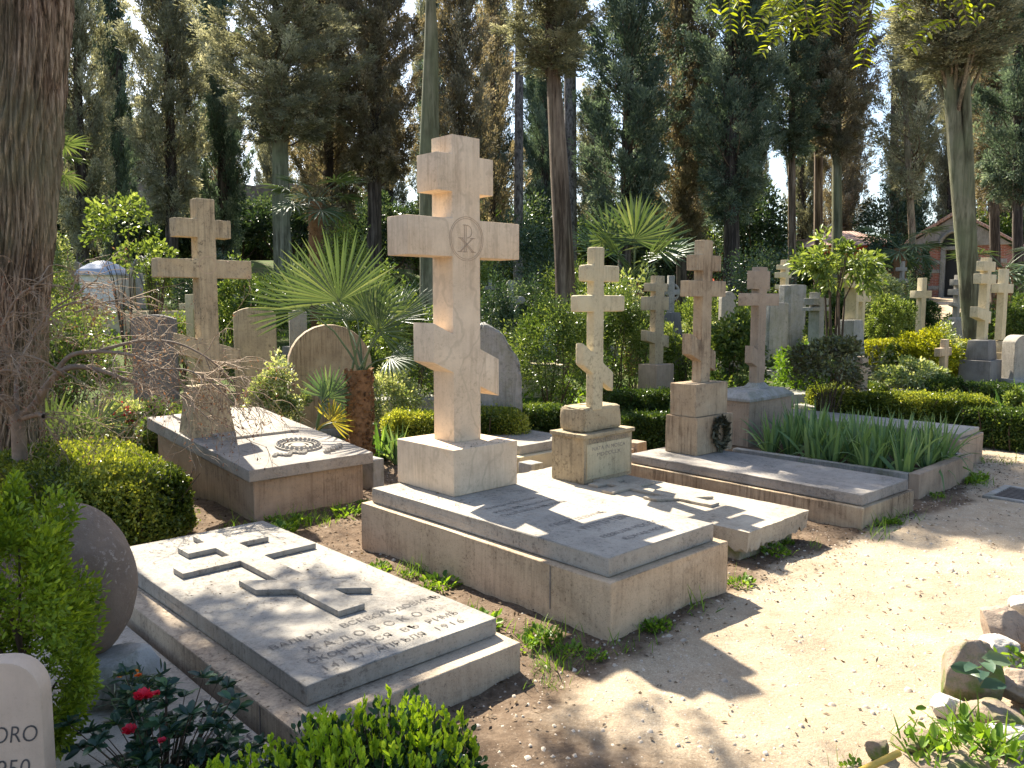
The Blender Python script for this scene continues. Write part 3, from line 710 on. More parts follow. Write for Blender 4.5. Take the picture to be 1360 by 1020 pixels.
# ------------------------------------------------------------------ plant builders
def boxleaves(sx, sy, sz, n, rng, lump=.05, top_boost=1.0, depth=.11):
    """points and outward directions over a clipped hedge (bottom centre at the origin)"""
    A = np.array([sx*sy*top_boost, sx*sz, sx*sz, sy*sz, sy*sz]); k = rng.choice(5, n, p=A/A.sum())
    a, b = rng.uniform(-.5, .5, n), rng.uniform(-.5, .5, n)
    P = np.zeros((n, 3)); N = np.zeros((n, 3))
    m = k == 0; P[m] = np.stack([a[m]*sx, b[m]*sy, np.full(m.sum(), sz)], -1); N[m, 2] = 1
    for i, (ax, sg) in enumerate(((1, -1), (1, 1), (0, 1), (0, -1)), 1):
        m = k == i
        if ax == 1: P[m] = np.stack([a[m]*sx, np.full(m.sum(), sg*sy/2), (b[m]+.5)*sz], -1); N[m, 1] = sg
        else: P[m] = np.stack([np.full(m.sum(), sg*sx/2), a[m]*sy, (b[m]+.5)*sz], -1); N[m, 0] = sg
    # round the edges
    c = np.array([0, 0, sz*.5]); q = (P-c)/np.array([sx/2, sy/2, sz/2])
    r = np.sum(np.abs(q)**6, 1)**(1/6); s = 1/np.maximum(r, 1e-6); P = c+(P-c)*np.minimum(1, s)[:, None]
    ph = rng.uniform(0, 6.28, 6); w = rng.normal(0, 1, (6, 3))*np.array([1, 1, 1])*5
    d = sum(np.sin(P@w[i]+ph[i]) for i in range(6))/3
    P = P+N*(d*lump)[:, None]-N*(rng.random(n)**1.6*depth)[:, None]+N*((rng.random(n) < .06)*rng.random(n)*.05)[:, None]
    P[:, 2] = np.maximum(P[:, 2], .01)
    D = N*.55+rng.normal(0, .75, (n, 3))+np.array([0, 0, .35])
    return P, D, d
def hedge(name, label, x, y, rz, sx, sy, sz, n, ll, lw, mat, group=None, cat='hedge', lump=.03, tb=1.2, core=True, seed=None, z=None):
    rng = np.random.default_rng(seed if seed is not None else int(abs(x*977+y*131)) % 99991)
    t = empty(name, (x, y, gz(x, y) if z is None else z), rz, label, cat, group)
    P, D, d = boxleaves(sx, sy, sz, n, rng, lump, tb)
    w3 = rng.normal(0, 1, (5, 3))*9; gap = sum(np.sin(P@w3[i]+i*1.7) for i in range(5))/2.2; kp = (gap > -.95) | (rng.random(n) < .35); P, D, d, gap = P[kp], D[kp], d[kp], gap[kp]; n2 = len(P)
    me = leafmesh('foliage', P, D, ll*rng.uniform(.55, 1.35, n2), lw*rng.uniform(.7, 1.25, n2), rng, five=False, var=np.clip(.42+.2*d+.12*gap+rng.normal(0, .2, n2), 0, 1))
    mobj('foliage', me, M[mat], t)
    if core:
        ST = []
        for _ in range(int(10+sx*sy*26)):
            px, py = rng.uniform(-.46, .46)*sx, rng.uniform(-.42, .42)*sy
            ST.append((np.array([[px, py, -.03], [px+rng.normal(0, .03), py+rng.normal(0, .03), sz*.5], [px+rng.normal(0, .07), py+rng.normal(0, .07), sz*.92]]), np.array([.012, .008, .003])))
        mobj('stems', tubes('stems', ST, 4), M['twig_dark'], t)
        ins = np.array([sx, sy, sz])*.86
        P2 = np.stack([rng.uniform(-.5, .5, n//4)*ins[0], rng.uniform(-.5, .5, n//4)*ins[1], rng.uniform(.05, .95, n//4)*ins[2]], -1)
        mobj('inner_leaves', leafmesh('inner_leaves', P2, rng.normal(0, 1, (n//4, 3)), ll*1.7, lw*2.2, rng, var=rng.random(n//4)*.35), M[mat], t)
    return t
def crownpts(rx, ry, rz, n, rng, nclump=40, cs=.32, shell=.5):
    ce = nrm(rng.normal(size=(nclump, 3))); ce[:, 2] = np.abs(ce[:, 2])*rng.choice([1, 1, 1, -.7], nclump)
    ce = ce*(shell+(1-shell)*rng.random((nclump, 1))**.6)*np.array([1, 1, 1])*(1+rng.normal(0, .10, (nclump, 1)))
    k = rng.integers(0, nclump, n)
    sz = rng.uniform(.6, 1.3, nclump)*cs
    o = nrm(rng.normal(size=(n, 3)))*(rng.random((n, 1))**.5)*sz[k][:, None]
    p = ce[k]+o
    D = nrm(p)*.5+nrm(o+1e-6)*.5+rng.normal(0, .5, (n, 3))+np.array([0, 0, .2])
    return p*np.array([rx, ry, rz]), D, rng.random(nclump)[k]
def bush(name, label, x, y, rx, ry, h, n, ll, lw, mat, cat='shrub', group=None, base=0., nclump=40, cs=.32, shell=.5, stems=9, five=False, seed=None, z=None, stem_r=.012, droop=.1, stem_mat='twig_dark'):
    rng = np.random.default_rng(seed if seed is not None else int(abs(x*1977+y*331)) % 99991)
    t = empty(name, (x, y, gz(x, y) if z is None else z), 0, label, cat, group)
    rz = (h-base)/2
    P, D, cv = crownpts(rx, ry, rz, n, rng, nclump, cs, shell); P[:, 2] += base+rz
    P[:, 2] = np.maximum(P[:, 2], .02)
    mobj('foliage', leafmesh('foliage', P, D, ll*rng.uniform(.65, 1.3, n), lw*rng.uniform(.75, 1.2, n), rng, five=five, droop=droop, var=np.clip(.25+.5*cv+rng.normal(0, .2, n), 0, 1)), M[mat], t)
    ST = []
    for _ in range(stems):
        a = rng.uniform(0, 6.28); e = nrm(rng.normal(size=3)); e[2] = abs(e[2]); tip = e*np.array([rx, ry, rz])*.8+np.array([0, 0, base+rz])
        b = np.array([.08*rx*math.cos(a), .08*ry*math.sin(a), -.04]); mid = (b*.6+tip*.4)+rng.normal(0, .06, 3)*rx; mid[2] = base*.75+.25*tip[2]
        ST.append((np.array([b, (b+mid)/2+rng.normal(0, .015, 3), mid, (mid+tip)/2+rng.normal(0, .03, 3)*rx, tip]), np.array([1.5, 1.2, .9, .55, .25])*stem_r))
    if ST: mobj('stems', tubes('stems', ST, 5), M[stem_mat], t)
    return t
# ---- fan palms
def fan(rng, R=.55, n=34, span=250, droop=.35, w=.03, mid=.55):
    L = []
    Vs, Fs, vs, o = [], [], [], 0
    for i in range(n):
        a = math.radians(-span/2+span*i/(n-1)); ln = R*(.72+.28*math.cos(a*.62))*rng.uniform(.93, 1.05)
        d = np.array([math.sin(a), math.cos(a), .08*((i % 2)*2-1)+rng.normal(0, .02)]); d /= np.linalg.norm(d)
        s = np.cross(d, [0, 0, 1.]); s /= np.linalg.norm(s)
        p = np.zeros(3); seg = 6; step = ln/seg; val = np.clip(.5+rng.normal(0, .2), 0, 1)
        spread = 2*math.sin(math.radians(span/(n-1))/2)
        for k in range(seg+1):
            t = k/seg; r_ = ln*t
            ww = min(r_*spread*1.02, w) if t < mid else w*(1-(t-mid)/(1-mid))**.8+.0015
            ww = max(ww, .0015)
            Vs += [p-s*ww/2+np.array([0, 0, ww*.28]), p.copy(), p+s*ww/2+np.array([0, 0, ww*.28])]; vs += [val]*3
            p = p+d*step; d = d+np.array([0, 0, -1.])*droop/seg*(t**1.4)*1.6; d /= np.linalg.norm(d)
        for k in range(seg):
            b = o+3*k; Fs += [(b, b+1, b+4, b+3), (b+1, b+2, b+5, b+4)]
        o += 3*(seg+1)
    return np.array(Vs), np.array(Fs), np.array(vs)
def basis(fwd, upv):
    f = nrm(np.asarray(fwd, float)); s = nrm(np.cross(f, upv)); u = np.cross(s, f)
    return np.stack([s, f, u], 1)
def frond(parent, rng, base, tip, R, n=34, span=250, droop=.35, w=.03, mat='palm', tilt=0., face=None):
    base, tip = np.asarray(base, float), np.asarray(tip, float)
    mid = (base+tip)/2+np.array([0, 0, .12])*np.linalg.norm(tip-base)
    d = nrm(tip-mid)
    V, F, v = fan(rng, R, n, span, droop, w)
    upv = np.array([0, 0, 1.])+rng.normal(0, .12, 3) if face is None else np.asarray(face, float)
    B = basis(d+np.array([0, 0, tilt]), upv)
    V = V@B.T+tip
    T = tubearr(np.array([base, (base+mid)/2+np.array([0, 0, .015]), mid, (mid+tip)/2, tip, tip+d*.05]), np.array([.014, .011, .009, .008, .007, .003]), 5)
    T = (T[0], T[1], np.full(len(T[0]), .75))
    V, F, v = joinarr([(V, F, v), T])
    return mobj('frond', fastmesh('frond', V, F, var=v), M[mat], parent)
def palmtrunk(parent, rng, h, r, scales=260):
    pts = np.array([[rng.normal(0, .006), rng.normal(0, .006), z] for z in np.linspace(-.1, h, 14)]); rad = r*np.array([1.0+.08*math.sin(3*k) for k in range(14)])*np.linspace(1.02, .95, 14)
    V, F, v = tubearr(pts, rad, 18); V[:, :2] += rng.normal(0, .006, (len(V), 2))
    a = rng.uniform(0, 6.28, scales); z = rng.uniform(0, h, scales)
    P = np.stack([np.cos(a)*r*.97, np.sin(a)*r*.97, z], -1); D = np.stack([np.cos(a), np.sin(a), np.full(scales, .9)+rng.normal(0, .3, scales)], -1)
    Lf = leafarrays(P, D, .05, .05, rng, up=None)
    o = mobj('trunk', fastmesh('trunk', *joinarr([(V, F, v), Lf])[:2]), M['palmtrunk'], parent)
    # pale cut ends of old leaf bases
    n2 = 90; a = rng.uniform(0, 6.28, n2); z = rng.uniform(.02, h, n2)
    P = np.stack([np.cos(a)*r*1.0, np.sin(a)*r*1.0, z], -1); D = np.stack([np.cos(a)*.7, np.sin(a)*.7, np.full(n2, .45)], -1)
    mobj('leaf_stubs', leafmesh('leaf_stubs', P, D, .045, .022, rng), M['dryleaf'], o)
    return o
# ------------------------------------------------------------------ hedges
hx, hy = -2.2, 5.75
def along(x, y, dv, du): return x+dv*VX+du*UX, y+dv*VY+du*UY
hcx, hcy = along(-2.12, 5.55, -.50, 1.0)
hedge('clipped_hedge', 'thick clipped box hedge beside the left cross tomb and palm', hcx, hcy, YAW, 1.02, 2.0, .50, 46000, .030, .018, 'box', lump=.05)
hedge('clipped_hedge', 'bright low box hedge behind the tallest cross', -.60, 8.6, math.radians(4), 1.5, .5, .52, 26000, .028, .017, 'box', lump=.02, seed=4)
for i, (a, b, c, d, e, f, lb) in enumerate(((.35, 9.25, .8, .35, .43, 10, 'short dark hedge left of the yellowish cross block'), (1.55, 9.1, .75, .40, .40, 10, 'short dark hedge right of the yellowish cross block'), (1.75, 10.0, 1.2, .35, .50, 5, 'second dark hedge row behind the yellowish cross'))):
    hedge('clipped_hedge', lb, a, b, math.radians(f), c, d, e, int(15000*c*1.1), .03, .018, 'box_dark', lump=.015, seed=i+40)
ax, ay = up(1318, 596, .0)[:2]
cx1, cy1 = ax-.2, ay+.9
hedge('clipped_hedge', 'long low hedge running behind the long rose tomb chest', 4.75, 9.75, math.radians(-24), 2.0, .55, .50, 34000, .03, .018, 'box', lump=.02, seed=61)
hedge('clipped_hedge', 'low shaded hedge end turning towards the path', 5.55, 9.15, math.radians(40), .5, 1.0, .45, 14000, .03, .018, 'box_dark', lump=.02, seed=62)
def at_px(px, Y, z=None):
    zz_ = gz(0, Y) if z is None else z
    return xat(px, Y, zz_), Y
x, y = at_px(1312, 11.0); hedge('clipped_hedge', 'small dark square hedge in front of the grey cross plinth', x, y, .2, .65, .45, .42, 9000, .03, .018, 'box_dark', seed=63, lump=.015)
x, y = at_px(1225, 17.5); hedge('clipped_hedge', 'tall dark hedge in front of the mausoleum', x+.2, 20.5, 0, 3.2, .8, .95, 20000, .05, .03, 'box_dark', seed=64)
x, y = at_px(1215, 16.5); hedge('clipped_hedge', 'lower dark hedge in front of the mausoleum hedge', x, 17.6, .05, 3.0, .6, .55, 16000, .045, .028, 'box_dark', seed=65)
x, y = at_px(1230, 14.2); hedge('clipped_hedge', 'sunlit yellow-green hedge band beyond the golden shrub', x, 14.4, .0, 2.2, .5, .62, 14000, .04, .024, 'box_gold', seed=66)  # golden leaf colour stands in for sun on this hedge top
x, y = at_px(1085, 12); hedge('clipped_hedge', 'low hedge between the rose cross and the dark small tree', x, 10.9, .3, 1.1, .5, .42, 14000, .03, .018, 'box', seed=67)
x, y = at_px(1255, 11.2)
bush('box_ball', 'dark clipped box ball beside the small brown cross', x, y, .24, .24, .46, 6000, .028, .017, 'box_dark', nclump=160, cs=.12, shell=.95, stems=4)
# ------------------------------------------------------------------ shrubs of the middle ground
def bpx(name, label, px, Y, wpx, ytop, n, ll, lw, mat, base=0., dpt=1.0, **k):
    x_ = xat(px, Y, gz(0, Y)); g0 = gz(x_, Y); r = wpx/2*Y/FPX; h = zat(px, ytop, Y)-g0
    return bush(name, label, x_, Y, r, r*dpt, h, n, ll, lw, mat, base=base, z=g0, **k)
bpx('big_shrub', 'large fine-leaved green shrub behind the yellowish cross', 735, 10.6, 130, 400, 17000, .05, .016, 'shrub', nclump=70, cs=.3)
bpx('big_shrub', 'taller shrub with pale leaf tips right behind the yellowish cross', 806, 11.6, 104, 380, 17000, .05, .018, 'shrub', nclump=70, cs=.3)
bpx('variegated_shrub', 'pale flowering shrub top between palm and yellowish cross', 845, 12.2, 75, 372, 4500, .07, .03, 'shrub_pale', nclump=24)
bpx('leafy_shrub', 'broad-leaved shrub between the brown cross and the rose cross', 978, 9.9, 75, 425, 5200, .075, .035, 'shrub', nclump=40, cs=.3)
bpx('leafy_shrub', 'pale green leafy shrub behind the brown cross', 905, 12.5, 60, 420, 4000, .06, .028, 'shrub_lit', nclump=30)
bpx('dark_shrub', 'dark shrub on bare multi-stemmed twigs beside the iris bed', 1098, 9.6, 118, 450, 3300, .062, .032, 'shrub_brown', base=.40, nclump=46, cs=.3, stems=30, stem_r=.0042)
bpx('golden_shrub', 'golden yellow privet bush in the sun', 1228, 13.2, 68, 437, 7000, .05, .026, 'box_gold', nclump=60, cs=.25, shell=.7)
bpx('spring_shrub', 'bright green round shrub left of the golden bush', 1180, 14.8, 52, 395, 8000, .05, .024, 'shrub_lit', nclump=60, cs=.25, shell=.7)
bpx('spring_shrub', 'mid green shrub under the bright round one', 1190, 13.2, 36, 460, 3200, .05, .024, 'shrub', nclump=40, cs=.25)
bpx('groundcover_shrub', 'white-edged ground-cover mound before the golden bush', 1205, 11.8, 90, 482, 5200, .055, .03, 'shrub_pale', nclump=50, cs=.25)
bpx('groundcover_shrub', 'leafy green mound beside the rose cross', 1068, 12.4, 90, 462, 5200, .06, .03, 'weed', nclump=40)
bpx('spring_shrub', 'rounded pale shrub at the foot of the tall slab stones', 1085, 14.4, 40, 432, 3400, .05, .025, 'shrub_lit', nclump=30)
bpx('dark_shrub', 'dark evergreen shrub left of the gothic grey cross', 660, 12.6, 56, 375, 6000, .05, .024, 'shrub_blue', nclump=40)
bpx('dark_shrub', 'dark evergreen shrub right of the gothic grey cross', 700, 13.8, 50, 372, 6000, .05, .024, 'shrub_blue', nclump=40)
bpx('dark_shrub', 'tall dark shrub crown far behind the gothic grey cross', 690, 21, 130, 300, 8000, .09, .04, 'shrub_blue', nclump=46)
bpx('leafy_shrub', 'white-budded shrub behind the fan palm', 490, 12.2, 110, 362, 9000, .06, .028, 'shrub', nclump=50)
bpx('leafy_shrub', 'green shrub at the left of the tallest cross shaft', 545, 10.5, 75, 392, 7000, .06, .026, 'shrub', nclump=46)
bpx('spring_shrub', 'sunlit yellow shrub glowing between the dark trunks', 468, 17, 80, 292, 5200, .06, .03, 'shrub_lit', nclump=40)
bpx('groundcover_shrub', 'white-flecked ground cover beside the arched headstone', 368, 8.7, 70, 490, 6500, .045, .024, 'shrub_pale', nclump=50, dpt=.8)
bpx('groundcover_shrub', 'white-flecked mound between the arched stone and the tallest cross', 520, 9.6, 80, 492, 5200, .04, .022, 'shrub_pale', nclump=50)
bpx('leafy_shrub', 'low leafy shrub behind the arched headstone', 405, 10.8, 50, 455, 3800, .06, .03, 'shrub', nclump=30)
bpx('leafy_shrub', 'green shrub behind the left cross shaft', 318, 12.5, 70, 362, 5200, .07, .034, 'shrub', nclump=40)
bpx('spring_shrub', 'sunlit shrub behind the bare maple twigs', 92, 11.5, 100, 398, 7000, .05, .026, 'shrub_lit', nclump=60)
bpx('leafy_shrub', 'green shrub beside the trunk behind maple twigs', 95, 9.8, 110, 432, 8000, .055, .028, 'shrub', nclump=60)
bpx('spring_shrub', 'pale sunlit shrub between the dark stele and left cross', 245, 13.5, 60, 420, 4600, .05, .026, 'shrub_lit', nclump=40)
bpx('groundcover_shrub', 'white-edged ivy mound under the dark stele', 175, 8.9, 130, 535, 7000, .05, .03, 'shrub_pale', nclump=60)
bpx('groundcover_shrub', 'green ivy mound beside the left cross tomb', 225, 8.4, 70, 540, 3600, .06, .04, 'shrub', nclump=40)
bpx('blossom_shrub', 'small shrub with a few red flowers under the stele', 165, 8.6, 46, 538, 140, .03, .022, 'petal', nclump=9, stems=3)
bpx('cream_shrub', 'cream blossoming shrub beside the far thin trunk', 82, 19, 34, 318, 2600, .07, .04, 'shrub_pale', nclump=24)
bpx('spring_shrub', 'small pale shrub on the arched stone on the hill', 214, 18, 34, 320, 2200, .07, .035, 'shrub_lit', nclump=20)
bpx('dark_shrub', 'dark palmetto-like shrub at the right frame edge', 1346, 15, 70, 398, 7000, .07, .03, 'shrub', nclump=50)
bpx('leafy_shrub', 'white-leaved shrub behind the double cross', 1178, 17.5, 60, 362, 6000, .07, .035, 'shrub_pale', nclump=40)
bpx('leafy_shrub', 'evergreen shrub near the red house', 1175, 24, 60, 318, 6000, .09, .045, 'shrub_blue', base=.9, nclump=40)
bpx('spring_shrub', 'leafy yellow-green plants under the rose tomb chest hedge', 1345, 9.7, 30, 520, 1600, .06, .03, 'shrub_lit', nclump=20)
bpx('leafy_shrub', 'ivy-like shrub at the foot of the leaning trunk', 1250, 13.6, 60, 440, 3200, .06, .03, 'shrub_pale', nclump=30)
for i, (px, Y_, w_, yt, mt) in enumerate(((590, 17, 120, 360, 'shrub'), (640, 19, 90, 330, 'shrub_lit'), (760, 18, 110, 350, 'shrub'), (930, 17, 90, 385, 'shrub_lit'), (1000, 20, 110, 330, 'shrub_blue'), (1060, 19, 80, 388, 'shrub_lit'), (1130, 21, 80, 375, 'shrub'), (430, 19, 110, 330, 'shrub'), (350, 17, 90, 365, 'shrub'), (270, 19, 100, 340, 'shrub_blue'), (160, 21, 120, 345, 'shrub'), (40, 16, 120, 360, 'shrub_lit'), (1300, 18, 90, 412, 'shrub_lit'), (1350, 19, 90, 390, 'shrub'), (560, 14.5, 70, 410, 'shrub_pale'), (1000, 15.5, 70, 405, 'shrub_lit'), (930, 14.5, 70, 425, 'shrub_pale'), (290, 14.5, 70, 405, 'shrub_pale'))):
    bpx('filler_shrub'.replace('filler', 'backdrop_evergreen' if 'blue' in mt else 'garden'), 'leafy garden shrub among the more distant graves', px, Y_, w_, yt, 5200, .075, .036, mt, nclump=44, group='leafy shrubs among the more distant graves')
# small bright tree with bare slim trunk
x_ = xat(1108, 12.2, .2); g0 = gz(x_, 12.2)
t = bush('small_tree', 'slender young tree with bright drooping loquat leaves', x_, 12.2, .60, .60, zat(1108, 308, 12.2)-g0, 1300, .13, .042, 'shrub_lit', cat='tree', base=1.32, nclump=30, cs=.24, stems=8, stem_r=.016, five=True, z=g0, droop=.25)
# yellow sapling on the left slope
for px, Y_, yt, yb, n_, lb in ((165, 15, 255, 420, 700, 'yellow-green sapling glowing before the dark cypress'), (205, 16.5, 320, 420, 420, 'small pale sapling left of the left cross')):
    x_ = xat(px, Y_, 1.5); g0 = gz(x_, Y_)
    bush('sapling', lb, x_, Y_, .62, .5, zat(px, yt, Y_)-g0, n_, .10, .055, 'shrub_lit', cat='tree', base=1.15, nclump=22, cs=.26, stems=10, stem_r=.008, five=True, z=g0)
# ------------------------------------------------------------------ fan palms
rng = np.random.default_rng(31)
px_, py_ = xat(478, 8.1, .5), 8.1
tp = empty('fan_palm', (px_, py_, gz(px_, py_)), 0, 'fan palm with shaggy brown trunk beside the arched headstone', 'palm')
palmtrunk(tp, rng, zat(490, 492, py_)-gz(px_, py_), .118)
zc = zat(490, 492, py_)-gz(px_, py_)
def tipat(px, py, Y): return np.array([xat(px, Y, zat(px, py, Y))-px_, Y-py_, zat(px, py, Y)-gz(px_, py_)])
for (ax, ay, Y_, R_, sp_, dr, tl_, fc) in (
        (450, 400, 7.95, .72, 165, .18, .25, (.35, -1, .35)), (408, 412, 8.15, .62, 150, .25, .15, (.1, -1, .4)), (502, 440, 7.85, .52, 190, .35, .3, (-.3, -1, .6)), (524, 425, 8.35, .50, 180, .4, .3, (-.6, -.8, .9)),
        (475, 425, 8.45, .50, 170, .3, .4, (.0, -.6, 1)), (518, 475, 8.05, .36, 180, .9, -.3, (-.7, -.4, 1)), (455, 425, 8.65, .45, 170, .4, .3, (.3, -.5, 1)), (490, 415, 8.20, .48, 160, .25, .6, (0, -1, .2))):
    tip = tipat(ax, ay, Y_); frond(tp, rng, (rng.normal(0, .03), rng.normal(0, .03), zc-.02), tip, R_, 38, sp_, dr, .027, 'palm', tl_, fc)
# young palm at its foot
qx, qy = -2.0, 8.0
tq = empty('young_palm', (qx, qy, gz(qx, qy)), 0, 'low young fan palm with blue-green and yellow fronds at the headstone', 'palm')
def tq_at(px, py, Y): return np.array([xat(px, Y, zat(px, py, Y))-qx, Y-qy, zat(px, py, Y)-gz(qx, qy)])
for ax, ay, Y_, R_, m_, fc in ((436, 528, 8.0, .33, 'palm_blue', (.3, -1, .3)), (428, 535, 7.9, .28, 'palm_blue', (-.2, -.6, 1)), (440, 560, 7.9, .26, 'palm_gold', (.2, -1, .2)), (452, 560, 8.1, .25, 'palm_blue', (0, -1, .5))):
    frond(tq, rng, (.03, .05, .35), tq_at(ax, ay, Y_), R_, 24, 190, .2, .024, m_, .5, fc)
# palmetto on the far left
qx, qy = -4.05, 7.6
tq = empty('young_palm', (qx, qy, gz(qx, qy)), 0, 'low sunlit palmetto behind the clipped hedge near the big trunk', 'palm')
for ax, ay, Y_, R_, m_, fc in ((70, 572, 7.5, .40, 'palm', (.1, -1, .2)), (95, 580, 7.4, .36, 'palm', (.4, -1, .6)), (112, 590, 7.5, .40, 'palm', (.6, -.6, 1)), (60, 600, 7.3, .36, 'palm', (-.2, -1, .8)), (128, 566, 7.9, .36, 'palm', (.2, -1, .5))):
    frond(tq, rng, (.0, .05, .05), tq_at(ax, ay, Y_), R_, 28, 220, .4, .028, m_, .3, fc)
# large palm beyond
px_, py_ = xat(842, 14.5, 1.8), 14.5
tp = empty('fan_palm', (px_, py_, gz(px_, py_)), 0, 'broad fan palm with bright upright fronds between the trees', 'palm')
zc = zat(842, 378, 14.5)-gz(px_, py_); palmtrunk(tp, rng, zc, .15, 200)
for ax, ay, Y_, R_, dr, fc, m_ in ((842, 318, 14.3, .80, .25, (0, -1, .25), 'palm'), (868, 325, 14.6, .75, .35, (-.3, -1, .4), 'palm'), (808, 318, 14.3, .72, .5, (.4, -1, .5), 'palm'), (820, 340, 13.9, .7, .6, (.2, -.7, 1), 'palm'), (862, 345, 13.9, .68, .6, (-.3, -.6, 1), 'palm'), (800, 335, 14.9, .75, .5, (.5, -.5, 1), 'palm_blue'), (885, 340, 14.9, .7, .6, (-.6, -.5, 1), 'palm_blue'), (845, 300, 15.0, .72, .25, (0, -1, .3), 'palm')):
    tip = np.array([xat(ax, Y_, zat(ax, ay, Y_))-px_, Y_-py_, zat(ax, ay, Y_)-gz(px_, py_)]); frond(tp, rng, (0, 0, zc-.03), tip, R_, 34, 240, dr, .045, m_, .2, fc)
# distant palms under the dark trees
for k, (ax, ay, Y_, lb) in enumerate(((420, 268, 18, 'dark drooping palm crown under the cypress left of centre'), (55, 215, 19, 'sunlit palm crown showing beside the big trunk'), (1335, 355, 17.5, 'palm with drooping fronds before the mausoleum at the right'), (1195, 330, 21, 'small palm beside the ivy-clad thin trunk'))):
    px_ = xat(ax, Y_, 2.5); g0 = gz(px_, Y_); t = empty('fan_palm', (px_, Y_, g0), 0, lb, 'palm'); zc = zat(ax, ay, Y_)-g0
    palmtrunk(t, rng, zc, .15, 120)
    for i in range(11):
        a = i*2.4; tip = np.array([.62*math.cos(a), .62*math.sin(a), zc+.35*math.sin(i*1.7)+.1]); frond(t, rng, (0, 0, zc-.05), tip, .62, 22, 220, .9, .05, 'palm', -.1)
# ------------------------------------------------------------------ sword-leaved plants
rng = np.random.default_rng(12)
def swordmesh(n, L, w, spread, bend, rng):
    lst = []
    for i in range(n):
        a = rng.uniform(0, 6.28); r = rng.uniform(0, .06); tilt = abs(rng.normal(0, spread))
        d = (math.sin(tilt)*math.cos(a), math.sin(tilt)*math.sin(a), math.cos(tilt))
        lst.append(((r*math.cos(a), r*math.sin(a), 0), d, L*rng.uniform(.6, 1.1), w*rng.uniform(.75, 1.15), bend*rng.uniform(.2, 1.6)*(0.3+tilt*2), np.clip(rng.normal(.5, .25), 0, 1)))
    V, F, v = blades(lst); return fastmesh('leaves', V, F, var=v)
irm = [swordmesh(19, .50, .044, .30, .8, rng) for _ in range(3)]
def te_pt(v, u): return 3.384+v*math.cos(ey_)-u*math.sin(ey_), 6.613+v*math.sin(ey_)+u*math.cos(ey_)
for i in range(30):
    v_ = .17+1.03*((i*.618) % 1); u_ = .16+1.5*(i+.5)/30
    x_, y_ = te_pt(v_, u_)
    t = empty('iris_plant', (x_, y_, .125), random.uniform(0, 6), 'clump of upright sword-shaped iris leaves in the kerbed bed', 'iris', 'irises in the kerbed stone bed')
    o = mobj('leaves', irm[i % 3], M['iris'], t); o.scale = (1, 1, random.uniform(.8, 1.12))
x_, y_ = te_pt(1.0, .17); t = empty('iris_plant', (x_, y_, .125), .4, 'arching grassy clump spilling over the front corner of the iris bed', 'iris')
mobj('leaves', swordmesh(46, .55, .026, .65, 1.3, rng), M['iris'], t)
for v_, u_ in ((.62, .15), (.16, .5), (.17, .95), (1.22, .35)):
    x_, y_ = te_pt(v_, u_); t = empty('iris_plant', (x_, y_, .125), v_*9, 'loose arching clump of narrow leaves hanging over the edge of the iris bed', 'iris', 'arching clumps along the iris bed edge'); mobj('leaves', swordmesh(24, .46, .028, .6, 1.5, rng), M['iris'], t)
stm = [swordmesh(20, .55, .055, .55, 1.0, rng) for _ in range(2)]
for px, Y_, s_, lb in ((1288, 10.4, .8, 'light green strap-leaved clump by the dark square hedge'), (1340, 9.9, 1.0, 'white-edged strap-leaved clump at the right frame edge'), (1318, 10.0, .9, 'bluish strap-leaved clump behind the low hedge end'), (1350, 11.0, .9, 'second pale strap-leaved clump at the right frame edge'), (885, 9.8, .8, 'dark strap-leaved clump under the distant small cross'), (505, 8.25, .9, 'strap-leaved clump right of the palm trunk'), (528, 8.1, .8, 'short strap-leaved clump beside the tall pedestal'), (60, 6.9, 1.0, 'strap-leaved clump between the big trunk and hedge'), (100, 7.0, 1.0, 'sunlit strap-leaved clump behind the clipped hedge')):
    x_ = xat(px, Y_, .1); t = empty('strap_leaved_plant', (x_, Y_, gz(x_, Y_)), random.uniform(0, 6), lb, 'plant')
    o = mobj('leaves', stm[len(lb) % 2], M['iris' if 'dark' in lb or 'blu' in lb else 'strap'], t); o.scale = (s_, s_, s_)
# ------------------------------------------------------------------ weeds along the tomb bases
wm = []
for k in range(4):
    n = 70; a = rng.uniform(0, 6.28, n); r = .10*np.sqrt(rng.random(n))
    P = np.stack([r*np.cos(a), r*np.sin(a), rng.random(n)*.05], -1); D = np.stack([np.cos(a)*.8, np.sin(a)*.8, rng.uniform(.3, 1.2, n)], -1)
    A1 = leafarrays(P, D, rng.uniform(.025, .05, n), rng.uniform(.018, .032, n), rng, five=True, up=(0, 0, 1))
    bl = blades([((rng.normal(0, .07), rng.normal(0, .07), 0), (rng.normal(0, .6), rng.normal(0, .6), 1), rng.uniform(.04, .16), .006, rng.uniform(.2, 1.2), rng.random()) for _ in range(14 if k % 2 else 26)], 3)
    V, F, v = joinarr([A1, bl] if k % 2 else [bl, tuple(x[:0] if i == 0 else x for i, x in enumerate(A1))][:1]); wm.append(fastmesh('weed_tuft', V, F, var=v))
def tloc(o, yaw, v, u): return o[0]+v*math.cos(yaw)-u*math.sin(yaw), o[1]+v*math.sin(yaw)+u*math.cos(yaw)
spots = []
B0, BY = (.4731, 3.7625), math.radians(43.17)
for k in range(11): spots.append(tloc(B0, BY, random.uniform(-.22, -.04), random.choice([random.uniform(-.1, .35), random.uniform(.9, 2.1), random.uniform(1.2, 1.6)])))
for k in range(4): spots.append(tloc(B0, BY, random.uniform(0, 1.0), random.uniform(-.10, -.03)))
for k in range(5): spots.append(tloc(B0, BY, random.uniform(1.06, 1.2), random.uniform(.0, .5)))
for k in range(13): spots.append(tloc((.04, 3.461), BY, random.uniform(.02, .32), random.uniform(-.15, .55)))
for k in range(5): spots.append(tloc((1.475, 4.935), cy_, random.uniform(.05, .8), random.uniform(-.08, .1)))
